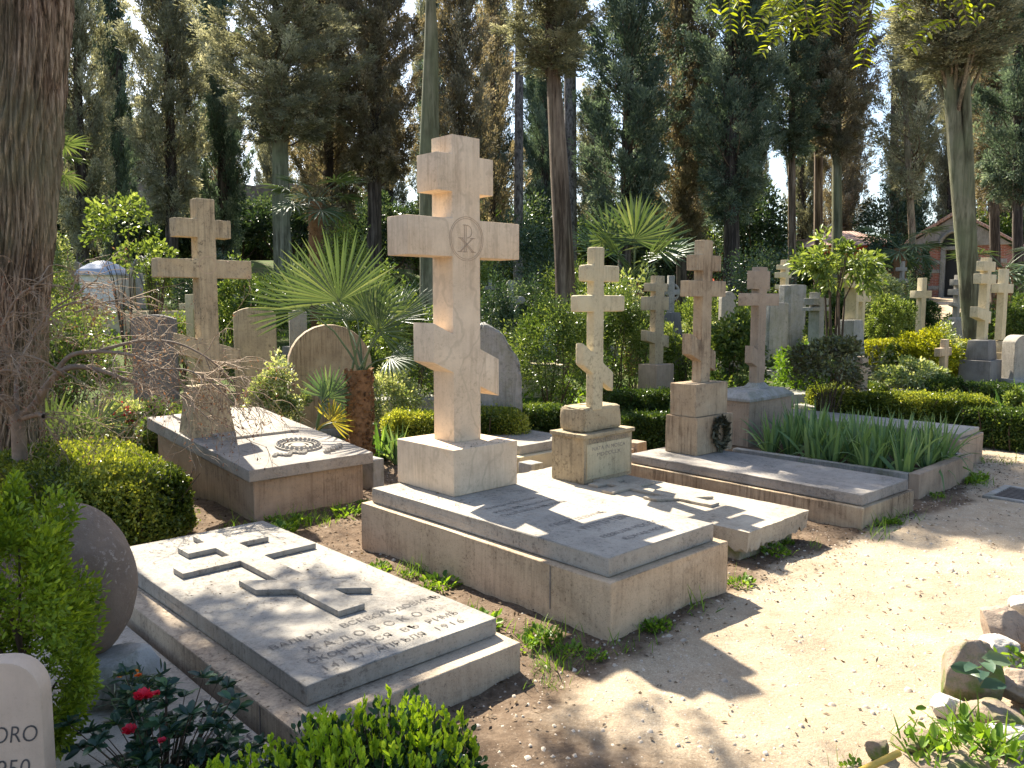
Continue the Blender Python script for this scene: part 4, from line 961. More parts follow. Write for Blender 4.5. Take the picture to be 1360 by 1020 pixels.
for k in range(5): spots.append(tloc((2.518, 5.693), dy_, random.uniform(-.15, .95), random.uniform(-.12, -.02)))
for k in range(7): spots.append(tloc((3.384, 6.613), ey_, random.uniform(-.2, 1.4), random.uniform(-.12, -.02)))
for k in range(22): spots.append(tloc((-1.937, 5.96), ly_, random.uniform(-.25, 1.3), random.uniform(-.55, -.08)))
for k in range(8): spots.append(tloc((4.36, 7.78), ey_, random.uniform(.6, 1.1), random.uniform(-.3, .6)))
for k in range(7): spots.append((random.uniform(1.2, 2.4), random.uniform(2.5, 3.0)))
for i, (x_, y_) in enumerate(spots):
    o = mobj('weed_tuft', wm[i % 4], M['weed'], None, (x_, y_, gz(x_, y_)-.005), random.uniform(0, 6)); s_ = random.uniform(.4, 1.05); o.scale = (s_, s_, s_)
    tag(o, 'small green weed tuft growing at the foot of a grave or kerb', 'weed', 'weeds around the graves')
# ------------------------------------------------------------------ foreground plants
rng = np.random.default_rng(77)
# bright conifer-like shrub at the left
t = empty('conifer_shrub', (-1.66, 2.50, 0), 0, 'bright green feathery shrub in the lower left corner', 'shrub')
n = 30000
P, D, cv = crownpts(.29, .30, .53, n, rng, 150, .17, .78); P[:, 2] += .49; P[:, 2] = np.maximum(P[:, 2], .02)
mobj('foliage', leafmesh('foliage', P, D, rng.uniform(.016, .030, n), rng.uniform(.007, .012, n), rng, five=True, var=np.clip(.3+.4*cv+.35*(P[:, 2]/.9-.5)*0+rng.normal(0, .2, n), 0, 1)), M['conifer'], t)
mobj('stems', tubes('stems', [(np.array([[0, 0, -.03], nrm(rng.normal(size=3))*.15+[0, 0, .3], (lambda e: np.array([e[0]*.24, e[1]*.24, .47+.42*e[2]]))(nrm(rng.normal(size=3)))]), np.array([.014, .009, .003])) for _ in range(26)], 5), M['twig_dark'], t)
# glossy box shrub with fresh shoots, bottom centre
def boxfront(name, label, spots_, n, m_):
    c = np.mean(spots_, 0); t = empty(name, (c[0], c[1], 0), 0, label, 'shrub'); A, B = [], []; ST = []
    for x0, y0, r0, h0 in spots_:
        nn = int(n*r0*h0/.1)
        P, D, cv = crownpts(r0, r0, h0/2, nn, rng, 46, .3, .7); P += [x0-c[0], y0-c[1], h0/2]; P[:, 2] = np.maximum(P[:, 2], .01)
        A.append(leafarrays(P, D, rng.uniform(.018, .030, nn), rng.uniform(.012, .018, nn), rng, five=True, var=np.clip(rng.normal(.35, .25, nn), 0, 1)))
        k = int(nn/26); a = rng.uniform(0, 6.28, k); rr_ = r0*np.sqrt(rng.random(k))*.95
        tops = np.stack([rr_*np.cos(a)+x0-c[0], rr_*np.sin(a)+y0-c[1], h0*(.64+.44*np.sqrt(np.clip(1-(rr_/r0)**2, 0, 1)))*rng.uniform(.9, 1.08, k)], -1)
        for p in tops:
            m = 7; dd = rng.normal(0, .45, (m, 3)); dd[:, 2] = 1.1
            B.append(leafarrays(np.repeat(p[None], m, 0)+np.stack([np.zeros(m), np.zeros(m), np.linspace(-.015, .02, m)], -1), dd, rng.uniform(.018, .030, m), rng.uniform(.009, .014, m), rng, five=True, var=np.clip(rng.normal(.5, .2, m), 0, 1)))
            if rng.random() < .5: ST.append((np.array([[x0-c[0], y0-c[1], 0.], (p+[x0-c[0], y0-c[1], 0])/2, p]), np.array([.005, .003, .0015])))
    V, F, v = joinarr(A); mobj('foliage', fastmesh('foliage', V, F, var=v), M[m_], t)
    V, F, v = joinarr(B); mobj('fresh_shoots', fastmesh('fresh_shoots', V, F, var=v), M['shoot'], t)
    mobj('stems', tubes('stems', ST, 4), M['twig_dark'], t); return t
boxfront('box_shrub', 'glossy box shrub with fresh yellow-green shoots at the bottom edge', [(-.34, 2.16, .16, .45), (-.50, 2.12, .16, .43), (-.66, 2.06, .14, .38), (-.20, 2.16, .12, .42), (-.40, 1.98, .2, .42), (-.78, 2.0, .12, .36), (-.20, 2.04, .11, .41)], 2600, 'boxfront')
# azalea with red flowers
t = empty('azalea', (-1.10, 2.42, 0), 0, 'dark-leaved azalea with a few red flowers before the white slab', 'shrub')
A, ST, FL = [], [], []
az_tips = []
for i in range(120):
    e = nrm(rng.normal(size=3)); e[2] = abs(e[2])*.9+.15; p = np.array([e[0]*.31, e[1]*.24, e[2]*.42+.02])*rng.uniform(.5, 1.1); az_tips.append(p)
    m = 11; a = np.linspace(0, 6.28*1.6, m)+rng.uniform(0, 6); dirs = np.stack([np.cos(a), np.sin(a), rng.uniform(-.1, .7, m)], -1)+e*.4
    A.append(leafarrays(np.repeat(p[None], m, 0), dirs, rng.uniform(.036, .062, m), rng.uniform(.018, .026, m), rng, five=True, fold=.12, droop=.2, up=(0, 0, 1), var=np.clip(rng.normal(.4, .25, m), 0, 1)))
    ST.append((np.array([[0, 0, 0.], p*.5+[0, 0, .02], p]), np.array([.005, .003, .0015])))
    if i % 2: e2 = p*rng.uniform(.4, .85); A.append(leafarrays(np.repeat(e2[None], 8, 0), rng.normal(0, 1, (8, 3))+[0, 0, .3], rng.uniform(.03, .055, 8), rng.uniform(.016, .024, 8), rng, five=True, fold=.12, droop=.2, up=(0, 0, 1), var=np.clip(rng.normal(.3, .2, 8), 0, 1)))
V, F, v = joinarr(A); mobj('foliage', fastmesh('foliage', V, F, var=v), M['azalea'], t)
mobj('stems', tubes('stems', ST, 4), M['twig_dark'], t)
for (px, py, s_) in ((190, 928, 1.0), (172, 973, .8), (215, 985, .45), (208, 922, .4)):
    q_ = upY(px, py, 2.26)-np.array([-1.10, 2.42, 0]); m = 16
    a = np.linspace(0, 6.28*2, m); dirs = np.stack([np.cos(a), np.sin(a)-.4, .35+.6*rng.random(m)], -1)
    mobj('flower', leafmesh('flower', np.repeat(q_[None], m, 0), dirs, .034*s_, .026*s_, rng, five=True, fold=.2, up=(0, 0, 1)), M['petal'], t)
# marigolds by the boulder
t = empty('marigold_plant', (-1.42, 2.95, .02), 0, 'small marigold plant with orange flowers under the dark boulder', 'plant')
n = 260; P = rng.normal(0, .05, (n, 3))*[1, 1, .6]+[0, 0, .12]; P[:, 2] = np.abs(P[:, 2]); mobj('foliage', leafmesh('foliage', P, rng.normal(0, 1, (n, 3))+[0, 0, .6], .05, .012, rng, five=True), M['shrub_blue'], t)
for dx, dy, dz in ((-.05, -.03, .21), (.02, -.04, .215), (-.08, 0, .05), (-.02, .02, .20)):
    m = 14; a = rng.uniform(0, 6.28, m); mobj('flower', leafmesh('flower', np.repeat(np.array([[dx, dy, dz]]), m, 0), np.stack([np.cos(a), np.sin(a), rng.uniform(.1, .8, m)], -1), .016, .013, rng, five=True, up=(0, 0, 1)), M['marigold'], t)
# herbs among the rocks on the right
for (px, py, n_, L_, lb) in ((1290, 985, 60, .14, 'grassy clump growing among the rocks at the lower right'), (1240, 1000, 40, .10, 'weedy clump beside the yellow hose'), (1330, 1010, 40, .13, 'grass tuft at the lower right corner'), (1345, 890, 30, .08, 'light green herb between the upper rocks')):
    p = up(px, py, .05); t = empty('rock_herb', (p[0], p[1], .06), 0, lb, 'weed')
    V, F, v = blades([((rng.normal(0, .06), rng.normal(0, .06), 0), (rng.normal(0, .6), rng.normal(0, .6), 1), L_*rng.uniform(.5, 1.2), .008, rng.uniform(.3, 1.5), rng.random()) for _ in range(n_)], 4)
    m = 40; A1 = leafarrays(rng.normal(0, .06, (m, 3))*[1, 1, .3]+[0, 0, .03], rng.normal(0, 1, (m, 3))+[0, 0, .5], rng.uniform(.03, .06, m), rng.uniform(.02, .035, m), rng, five=True, up=(0, 0, 1))
    V, F, v = joinarr([(V, F, v), A1]); mobj('leaves', fastmesh('leaves', V, F, var=v), M['weed'], t)
t = empty('broad_leaf_weed', (*up(1300, 930, .1)[:2], .10), 0, 'blue-green broad-leaved weed in front of the mossy boulder', 'weed')
m = 7; a = np.linspace(0, 5.5, m)
mobj('leaves', leafmesh('leaves', np.stack([np.zeros(m), np.zeros(m), .05+.02*np.arange(m)], -1), np.stack([np.cos(a), np.sin(a), np.full(m, .35)], -1), .11, .055, rng, five=True, droop=.25, up=(0, 0, 1)), M['palm_blue'], t)
# ------------------------------------------------------------------ cypresses
rng = np.random.default_rng(101)
def cypress_crown(rng, r=1.2, h=10.0, nb=120, plumes=7, per=55, spray=.11):
    """crown on its axis (z 0..h, radius r): upswept branches carry upright plumes of fine sprays, gaps between them"""
    TB, P, D, vv_ = [], [], [], []
    for i in range(nb):
        z0 = h*(i/nb)**1.02*.95-.15; az = i*2.399+rng.normal(0, .5)
        zr = max(0, z0)/h
        prof = r*min(1, .45+zr*2.6)*(1-.62*zr**2.0)*rng.uniform(.55, 1.18)
        rise = rng.uniform(.8, 1.9)*(.6+.25*r)
        dx, dy = math.cos(az), math.sin(az)
        pts = np.array([[dx*prof*s_, dy*prof*s_, z0+rise*(s_**1.4)] for s_ in (0, .3, .6, .85, 1.0)]); pts[1:, :2] += rng.normal(0, .05, (4, 2))
        TB.append((pts, np.array([.028, .022, .014, .009, .004])))
        sh = rng.normal(0, .12)
        for k in range(plumes):
            t = .22+.80*((k+rng.random())/plumes); q_ = min(3.999, t*4) if t < 1 else 3.999; a = int(q_); f = q_-a
            c = pts[a]*(1-f)+pts[a+1]*f+rng.normal(0, .10, 3)
            m = int(per*rng.uniform(.5, 1.5)); ln = rng.uniform(.28, .62); u = rng.random(m)
            w_ = .075*(1.25-u)*rng.uniform(.7, 1.5)
            ax = np.array([dx*.35, dy*.35, 1.0])+rng.normal(0, .16, 3); ax /= np.linalg.norm(ax)
            if z0 < h*.14 and rng.random() < .5: ax = np.array([dx*.5, dy*.5, -.55])
            o = rng.normal(0, 1, (m, 3))*w_[:, None]
            P.append(c+ax*(u*ln)[:, None]+o); D.append(ax*1.0+o/np.maximum(.02, w_)[:, None]*.30+rng.normal(0, .22, (m, 3)))
            vv_.append(np.clip(.38+sh+rng.normal(0, .14)+.25*(t-.6)+.18*(u-.5)+rng.normal(0, .10, m), 0, 1))  # leaf tone lightens towards branch and plume tips, painting in lit edges
    P, D, vv_ = np.concatenate(P), np.concatenate(D), np.concatenate(vv_); n = len(P)
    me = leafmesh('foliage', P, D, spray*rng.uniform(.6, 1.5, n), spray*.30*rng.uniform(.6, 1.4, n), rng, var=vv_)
    return me, tubes('branches', TB, 4)
CYR = [1.05, 1.35, 1.35, 2.1, 1.05]
CY = [cypress_crown(rng, 1.05, 10, 110, 7, 80), cypress_crown(rng, 1.35, 10, 122, 8, 80), cypress_crown(rng, 1.35, 10, 122, 8, 80), cypress_crown(rng, 2.1, 10, 150, 9, 80), cypress_crown(rng, 1.05, 10, 75, 5, 60)]
def pickvar(var, R_):
    if var == 4: return 4
    if R_ > 1.75: return 3
    return 0 if R_ < 1.2 else (1 if var in (0, 1) else 2)
BAREBR = None
def trunkmesh(pts, rad, n=20, ridg=.06, seed=0):
    pts = np.asarray(pts, float); k = 26
    t = np.linspace(0, len(pts)-1, k); P = np.stack([np.interp(t, np.arange(len(pts)), pts[:, i]) for i in range(3)], -1); R = np.interp(t, np.arange(len(pts)), rad)
    V, F, v = tubearr(P, R, n)
    a = np.tile(np.arange(n)*2*PI/n, k); zz_ = np.repeat(np.arange(k), n)
    f = 1+ridg*(np.sin(a*3+seed+zz_*.05)+.6*np.sin(a*7+seed*2+zz_*.09)+.4*np.sin(a*5-zz_*.2))
    C = np.repeat(P, n, 0); V = C+(V-C)*f[:, None]
    return fastmesh('trunk', V, F, True)
def treeat(label, pb, pt, Y, wpx, ycrown, hw, var, bark_, mat, group=None, top=None, cdx=0, name='cypress', rot=None):
    """pb, pt: pixel columns of the trunk at pixel rows 400 and 0; wpx trunk width; ycrown row of crown bottom; hw crown half width (px)"""
    g0 = gz(xat(pb, Y, 1.0), Y); zb, zt = zat(0, 400, Y), zat(0, 0, Y)
    xb = xat(pb, Y, zb); xt = xat(pt, Y, zt); s = (xt-xb)/(zt-zb)
    ztop = (zt+1.2 if top is None else top); x0 = xb+s*(g0-zb)
    t = empty(name, (x0, Y, g0), 0, label, 'tree', group)
    r = wpx/2*Y/FPX
    H_ = ztop-g0; zc = zat(0, ycrown, Y)-g0
    pts = np.array([[s*z+.02*math.sin(z*1.3+pb), .02*math.cos(z+pb), z] for z in (-.2, .15, H_*.25, H_*.5, H_*.75, H_*.97)])
    rad = r*np.array([1.6, 1.18, 1.0, .88, .6, .15])
    mobj('trunk', trunkmesh(pts, rad, 18, .05, pb), M[bark_], t)
    R_ = hw*(1.0 if Y < 16 else 1.12)*Y/FPX; var = pickvar(var, R_); me, br = CY[var]; hz = max(2.0, H_-zc)
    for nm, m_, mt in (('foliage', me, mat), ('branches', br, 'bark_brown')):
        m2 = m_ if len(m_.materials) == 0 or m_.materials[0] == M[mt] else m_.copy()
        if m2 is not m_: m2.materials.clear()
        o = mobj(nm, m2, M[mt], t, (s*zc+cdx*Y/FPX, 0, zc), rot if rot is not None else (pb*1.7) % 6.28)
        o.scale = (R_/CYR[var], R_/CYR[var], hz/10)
    return t
T = [  # label, base col, top col, Y, width, crown bottom row, crown half width, variant, bark, foliage
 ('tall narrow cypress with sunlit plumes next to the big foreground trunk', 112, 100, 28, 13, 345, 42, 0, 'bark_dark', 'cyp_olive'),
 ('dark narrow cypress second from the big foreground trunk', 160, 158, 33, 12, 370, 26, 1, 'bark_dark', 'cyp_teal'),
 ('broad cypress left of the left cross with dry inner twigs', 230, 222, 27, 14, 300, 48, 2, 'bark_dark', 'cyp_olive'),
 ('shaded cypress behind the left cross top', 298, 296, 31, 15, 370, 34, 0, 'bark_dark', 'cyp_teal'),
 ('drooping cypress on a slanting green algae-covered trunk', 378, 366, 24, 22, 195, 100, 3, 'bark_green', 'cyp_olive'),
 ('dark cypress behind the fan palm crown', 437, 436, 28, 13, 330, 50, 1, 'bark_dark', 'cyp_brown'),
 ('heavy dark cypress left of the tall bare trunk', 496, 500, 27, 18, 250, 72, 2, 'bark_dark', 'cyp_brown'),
 ('tree with tall bare greenish trunk right behind the tallest cross', 572, 571, 13.5, 29, -40, 150, 3, 'bark_green', 'cyp_brown', None, None, 92),  # crown above the view, widened and shifted to shade path and slab
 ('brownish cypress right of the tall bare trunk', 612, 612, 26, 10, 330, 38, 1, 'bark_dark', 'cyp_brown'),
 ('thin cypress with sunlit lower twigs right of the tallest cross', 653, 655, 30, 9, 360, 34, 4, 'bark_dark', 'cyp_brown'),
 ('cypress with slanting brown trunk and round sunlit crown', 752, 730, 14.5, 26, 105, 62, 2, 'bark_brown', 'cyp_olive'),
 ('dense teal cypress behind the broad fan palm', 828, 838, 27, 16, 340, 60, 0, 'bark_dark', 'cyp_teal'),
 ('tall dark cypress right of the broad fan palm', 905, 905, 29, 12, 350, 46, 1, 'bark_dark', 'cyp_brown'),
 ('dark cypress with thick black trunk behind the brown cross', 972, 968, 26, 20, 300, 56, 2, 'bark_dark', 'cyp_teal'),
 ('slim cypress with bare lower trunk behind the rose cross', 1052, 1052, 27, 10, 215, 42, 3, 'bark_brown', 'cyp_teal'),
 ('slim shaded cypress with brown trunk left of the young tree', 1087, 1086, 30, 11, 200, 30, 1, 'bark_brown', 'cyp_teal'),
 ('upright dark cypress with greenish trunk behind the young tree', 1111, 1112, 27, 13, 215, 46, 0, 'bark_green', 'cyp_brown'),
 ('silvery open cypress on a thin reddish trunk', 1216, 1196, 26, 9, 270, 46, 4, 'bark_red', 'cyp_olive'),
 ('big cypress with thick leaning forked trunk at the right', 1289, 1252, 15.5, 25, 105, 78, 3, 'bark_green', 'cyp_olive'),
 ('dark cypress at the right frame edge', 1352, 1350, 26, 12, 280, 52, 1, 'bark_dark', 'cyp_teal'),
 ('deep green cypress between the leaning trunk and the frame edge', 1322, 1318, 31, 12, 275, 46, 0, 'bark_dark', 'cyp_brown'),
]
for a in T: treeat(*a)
# stone pines: two bare grey trunks
for lb, pb, pt, w_ in (('slim bare grey pine trunk right of the tallest cross', 688, 690, 12), ('bare grey pine trunk behind the slanting brown trunk', 758, 757, 17)):
    Y_ = 28; g0 = gz(xat(pb, Y_, 1), Y_); zt = zat(0, 0, Y_); x0 = xat(pb, Y_, 1.6); xt = xat(pt, Y_, zt)
    t = empty('stone_pine', (x0, Y_, g0), 0, lb, 'tree'); Hh = zt+3-g0; s = (xt-x0)/(zt-g0)
    mobj('trunk', trunkmesh([[s*z, 0, z] for z in (-.2, .2, Hh*.3, Hh*.6, Hh)], np.array([1.3, 1.1, 1, .9, .7])*w_/2*Y_/FPX, 16, .03, pb), M['bark_grey'], t)
    P, D, cv = crownpts(2.0, 2.0, .8, 5000, rng, 60, .3, .4); P[:, 2] += Hh
    mobj('foliage', leafmesh('foliage', P, D, .16, .03, rng, var=cv), M['cyp_teal'], t)
# further rows that close the view
rb = random.Random(5)
k = 0
for Yr, n, x0, x1 in ((45, 24, -34, 34), (54, 24, -42, 42)):
    for i in range(n):
        x_ = x0+(x1-x0)*(i+.5)/n+rb.uniform(-.5, .5); px = 680+FPX*x_/Yr
        if 1015 < px < 1065 and Yr < 50: continue
        Y_ = Yr+rb.uniform(-2, 2)
        treeat('dense dark cypress of the far rows behind the graves', px, px, Y_, 11, 375+rb.uniform(-50, 20), (1.0+rb.uniform(-.1, .4))*FPX/Y_, rb.choice([0, 1, 2, 4]), 'bark_dark', rb.choice(['cyp_teal', 'cyp_olive', 'cyp_teal', 'cyp_olive', 'cyp_brown']), 'far rows of cypresses', top=zat(0, rb.uniform(-30, 190), Y_))
        k += 1
rb = random.Random(17); kk = 0
for Yr, lst in ((34, [(p, rb.randint(235, 300)) for p in range(20, 1190, 62)]), (45, [(p, rb.randint(250, 300)) for p in range(1190, 1400, 48)]), (40, [(p, rb.randint(265, 315)) for p in range(50, 1180, 75)])):
    for px, yt in lst:
        px += rb.randint(-14, 14)
        if 1018 < px < 1066: yt = rb.randint(312, 325)
        if 1066 <= px < 1196 and Yr < 44: yt = 358
        Y_ = Yr+rb.uniform(-1.2, 1.2); x_ = xat(px, Y_, 3); g0 = gz(x_, Y_); h_ = zat(0, yt, Y_)-g0; r_ = rb.uniform(44, 62)*Y_/FPX
        bush('evergreen_tree', 'dark round-headed evergreen closing the view under the cypresses', x_, Y_, r_, r_*.8, h_, 5200, .20, .085, rb.choice(['shrub', 'shrub_blue', 'shrub_blue', 'box_dark']), cat='tree', group='dark evergreens behind the graves', base=.1, nclump=46, cs=.3, shell=.5, stems=7, stem_r=.05, z=g0, seed=kk); kk += 1
# bare upswept limbs under the big leaning cypress's crown
for o in list(COL.objects):
    if o.get('label') == 'big cypress with thick leaning forked trunk at the right':
        lst = []
        for i in range(16):
            a = i*2.4; z0 = zat(0, 165-4*i % 60, 15.5)-o.location.z; sx = -.0332*z0*1.0
            b = np.array([(xat(1286-36*(400-(165-4*i % 60))/400, 15.5, 4)-o.location.x), 0, z0])
            lst.append((np.array([b, b+[.15*math.cos(a), .15*math.sin(a), .35], b+[.42*math.cos(a), .42*math.sin(a), 1.0], b+[.75*math.cos(a), .75*math.sin(a), 2.0]]), np.array([.045, .035, .025, .01])))
        mobj('bare_limbs', tubes('bare_limbs', lst, 6), M['bark_red'], o)
        z1 = zat(0, 430, 15.5)-o.location.z; z2 = zat(0, 60, 15.5)-o.location.z
        f = [[xat(1299-37*(430-py)/400, 15.4, 3)-o.location.x+.03, -.12, zat(0, py, 15.5)-o.location.z] for py in (470, 430, 330, 230, 130, 60)]
        mobj('second_stem', trunkmesh(f, np.array([.12, .10, .09, .085, .08, .05]), 14, .05, 3), M['bark_green'], o)
    if o.get('label') == 'silvery open cypress on a thin reddish trunk':
        n = 3600; z = rng.uniform(-.1, 2.3, n); a = rng.uniform(0, 6.28, n); rr_ = .14+.16*rng.random(n)*(1+.4*np.sin(z*5))
        mobj('ivy', leafmesh('ivy', np.stack([rr_*np.cos(a), rr_*np.sin(a), z], -1), np.stack([np.cos(a), np.sin(a), rng.normal(-.2, .5, n)], -1), .075, .055, rng), M['shrub_blue'], o)
# ------------------------------------------------------------------ the big near trunk on the left
bx, by = xat(4, 7.0, .2), 7.0
t = empty('cypress', (bx, by, gz(bx, by)), 0, 'huge near tree trunk with ridged reddish bark at the left edge', 'tree')
k, n = 260, 420
zs = np.linspace(-.15, 7.2, k); a = np.arange(n)*2*PI/n
Zg, Ag = np.meshgrid(zs, a, indexing='ij')
cxl = xat(4, 7, .0)-bx+(xat(34, 7, zat(0, 0, 7))-xat(4, 7, .0))*np.clip(zs, 0, 9)/zat(0, 0, 7)
rad = .275+.10*np.exp(-np.maximum(zs, 0)/.35)+.035*np.clip(zs-1.5, 0, 3)/2
wob = lambda f, s: np.sin(f*Ag+s+1.3*np.sin(Zg*1.1+s)+.7*np.sin(Zg*2.7+2*s))
R_ = rad[:, None]*(1+.055*wob(4, .4)+.035*wob(7, 1.9)+.03*np.sin(19*Ag+3*np.sin(Zg*1.7)+1.5*np.sin(Zg*.7+5))+.034*np.sin(37*Ag+4*np.sin(Zg*2.3+1)+2*np.sin(Zg*5.1)))
R_ = R_-.016*(np.sin(53*Ag+5*np.sin(Zg*1.9)+3*np.sin(Zg*4.3+1))>.35)+.012*np.sin(23*Ag+9*np.sin(Zg*.9)+4*np.sin(Zg*3.1))
V = np.stack([cxl[:, None]+R_*np.cos(Ag), R_*np.sin(Ag), Zg], -1).reshape(-1, 3)
i_ = np.arange(k-1)[:, None]*n; j_ = np.arange(n)[None]; k_ = (np.arange(n)+1)[None] % n
mobj('trunk', fastmesh('trunk', V, np.stack([i_+j_, i_+k_, i_+n+k_, i_+n+j_], -1).reshape(-1, 4), True), M['bark_red'], t)
for nm, m_, mt in (('foliage', CY[4][0].copy(), 'cyp_olive'), ('branches', CY[4][1].copy(), 'bark_brown')):
    m_.materials.clear(); o = mobj(nm, m_, M[mt], t, (.35, 0, 4.9), .7); o.scale = (1.45, 1.45, .45)  # crown out of view, placed and sized for mottled shade on the flat tomb
lb = np.array([[.3, -.05, 4.5], [1.3, -.3, 4.75], [2.4, -.6, 4.8], [3.1, -.75, 4.75], [3.7, -.85, 4.65]]); LB2 = [(lb, np.array([.05, .04, .03, .02, .006]))]; A2 = []  # unseen leafy limb, added to drop branch shade on the lower path
for i in range(26):
    f = rng.uniform(1.9, 3.95); k = int(f); b = lb[k]*(1-(f-k))+lb[min(k+1, 4)]*(f-k); e = b+np.array([rng.normal(.12, .2), rng.normal(0, .28), rng.normal(-.02, .1)])
    LB2.append((np.array([b, (b+e)/2+[0, 0, .03], e]), np.array([.009, .006, .002]))); m = 70; u = rng.random((m, 1))
    A2.append(leafarrays(b*(1-u)+e*u+rng.normal(0, .035, (m, 3)), (e-b)[None]*1.0+rng.normal(0, .12, (m, 3)), rng.uniform(.05, .1, m), .03, rng, var=rng.random(m)))
mobj('shade_limb', tubes('shade_limb', LB2, 5), M['bark_brown'], t); V, F, v = joinarr(A2); mobj('shade_foliage', fastmesh('shade_foliage', V, F, var=v), M['cyp_olive'], t)
# ------------------------------------------------------------------ bare weeping maple
mx, my = xat(28, 6.0, .2), 6.0
t = empty('bare_maple', (mx, my, gz(mx, my)), 0, 'leafless weeping maple with tangled twigs in front of the big trunk', 'tree')
def mp(px, py, Y): return np.array([xat(px, Y, zat(px, py, Y))-mx, Y-my, zat(px, py, Y)-gz(mx, my)])
LIMB, TW = [], []
def poly(pts, r0, r1):
    P = np.array(pts); m = len(P)*4; t_ = np.linspace(0, len(P)-1, m)
    Q = np.stack([np.interp(t_, np.arange(len(P)), P[:, i]) for i in range(3)], -1)
    for _ in range(3): Q[1:-1] = (Q[:-2]+Q[1:-1]*2+Q[2:])/4
    LIMB.append((Q, np.linspace(r0, r1, m))); return Q
rr = np.random.default_rng(9)
L1 = poly([mp(30, 660, 6), mp(26, 600, 6), mp(24, 560, 6), mp(20, 548, 6)], .058, .045)
limbs = [poly([mp(24, 556, 6), mp(45, 542, 6), mp(70, 500, 5.95), mp(95, 485, 5.9), mp(130, 490, 5.9), mp(170, 505, 5.85), mp(215, 520, 5.8)], .036, .008),
         poly([mp(70, 503, 5.95), mp(90, 470, 5.9), mp(130, 466, 5.8), mp(175, 470, 5.75), mp(215, 490, 5.7), mp(255, 520, 5.7)], .02, .006),
         poly([mp(130, 466, 5.8), mp(190, 450, 5.8), mp(240, 455, 5.8), mp(285, 480, 5.8), mp(312, 515, 5.8)], .012, .004),
         poly([mp(215, 490, 5.7), mp(250, 490, 5.6), mp(285, 510, 5.6), mp(318, 545, 5.6)], .007, .003), poly([mp(150, 492, 5.85), mp(200, 500, 5.6), mp(250, 530, 5.5), mp(280, 560, 5.5)], .007, .003),
         poly([mp(20, 550, 6), mp(5, 530, 5.9), mp(-25, 515, 5.8)], .035, .02),
         poly([mp(30, 556, 6), mp(52, 550, 5.8), mp(58, 553, 5.7)], .02, .016),
         poly([mp(55, 535, 5.9), mp(40, 500, 5.7), mp(10, 490, 5.6), mp(-30, 500, 5.5)], .014, .006),
         poly([mp(24, 556, 6), mp(20, 500, 6.1), mp(40, 450, 6.2), mp(70, 410, 6.2), mp(120, 395, 6.2)], .02, .006),
         poly([mp(20, 500, 6.1), mp(0, 440, 6.0), mp(20, 395, 5.9), mp(60, 370, 5.9)], .014, .005),
         poly([mp(85, 500, 5.9), mp(60, 480, 5.6), mp(30, 470, 5.5), mp(-10, 480, 5.4)], .012, .005),
         poly([mp(100, 415, 6.2), mp(140, 400, 6.3), mp(190, 395, 6.4)], .008, .003),
         poly([mp(70, 410, 6.2), mp(110, 385, 6.3), mp(130, 370, 6.3)], .007, .003)]
def twig(p, d, L, r, depth):
    n_ = 5; P = [p]; dd = d/np.linalg.norm(d)
    for i in range(n_):
        dd = dd+rr.normal(0, .22, 3)+np.array([0, 0, -.15]); dd /= np.linalg.norm(dd); P.append(P[-1]+dd*L/n_)
    TW.append((np.array(P), np.linspace(r, r*.35, n_+1)))
    if depth > 0:
        for _ in range(rr.integers(2, 5)):
            k_ = rr.integers(1, n_+1); e = dd+rr.normal(0, .75, 3)*np.array([1, 1, .7]); twig(P[k_], e, L*rr.uniform(.45, .75), r*.6, depth-1)
for li, Q in enumerate(limbs):
    m = len(Q); cnt = (22, 24, 22, 15, 13)[li] if li < 5 else 14
    for _ in range(cnt):
        k_ = int(rr.uniform(.25, 1)*(m-1)); d = Q[min(k_+1, m-1)]-Q[max(k_-1, 0)]; d = nrm(d)*.7+rr.normal(0, .55, 3)*np.array([1, 1, .6])+np.array([0, 0, .12])
        twig(Q[k_], d, rr.uniform(.22, .5), .0046, 2)
mobj('trunk', tubes('trunk', LIMB, 8), M['twig_branch'], t)
tw = tubes('twigs', TW, 3); mobj('twigs', tw, M['twig'], t)
ends = np.array([P[-1] for P, _ in TW]); sel = rr.choice(len(ends), min(1500, len(ends)), replace=False)
mobj('dried_leaves', leafmesh('dried_leaves', ends[sel], rr.normal(0, .6, (len(sel), 3))+[0, 0, -.8], rr.uniform(.015, .035, len(sel)), .012, rr), M['dryleaf'], t)
# ------------------------------------------------------------------ tree standing right of the frame whose sprays hang into the top of the picture
ox, oy = 5.6, 4.6
t = empty('robinia_tree', (ox, oy, 0), 0, 'yellow-green pinnate sprays hanging into the top right of the picture', 'tree')
LB = []; A = []
trunkm = trunkmesh([[0, 0, -.2], [0, 0, .2], [.1, .05, 2.5], [-.1, .2, 4.2], [-.3, .3, 5.5]], np.array([.20, .16, .13, .10, .05]), 16, .05, 2); mobj('trunk', trunkm, M['bark_brown'], t)
def op(px, py, Y): p = upY(px, py, Y); return p-np.array([ox, oy, 0])
limb = [np.array([-.1, .2, 4.2]), op(1420, -160, 5.0), op(1300, -110, 5.2), op(1180, -70, 5.4), op(1060, -50, 5.6), op(960, -45, 5.7)]
def smooth(P):
    P = np.array(P); m = len(P)*4; t_ = np.linspace(0, len(P)-1, m); Q = np.stack([np.interp(t_, np.arange(len(P)), P[:, i]) for i in range(3)], -1)
    for _ in range(2): Q[1:-1] = (Q[:-2]+Q[1:-1]*2+Q[2:])/4
    return Q
LB.append((smooth(limb), np.linspace(.06, .012, 24)))
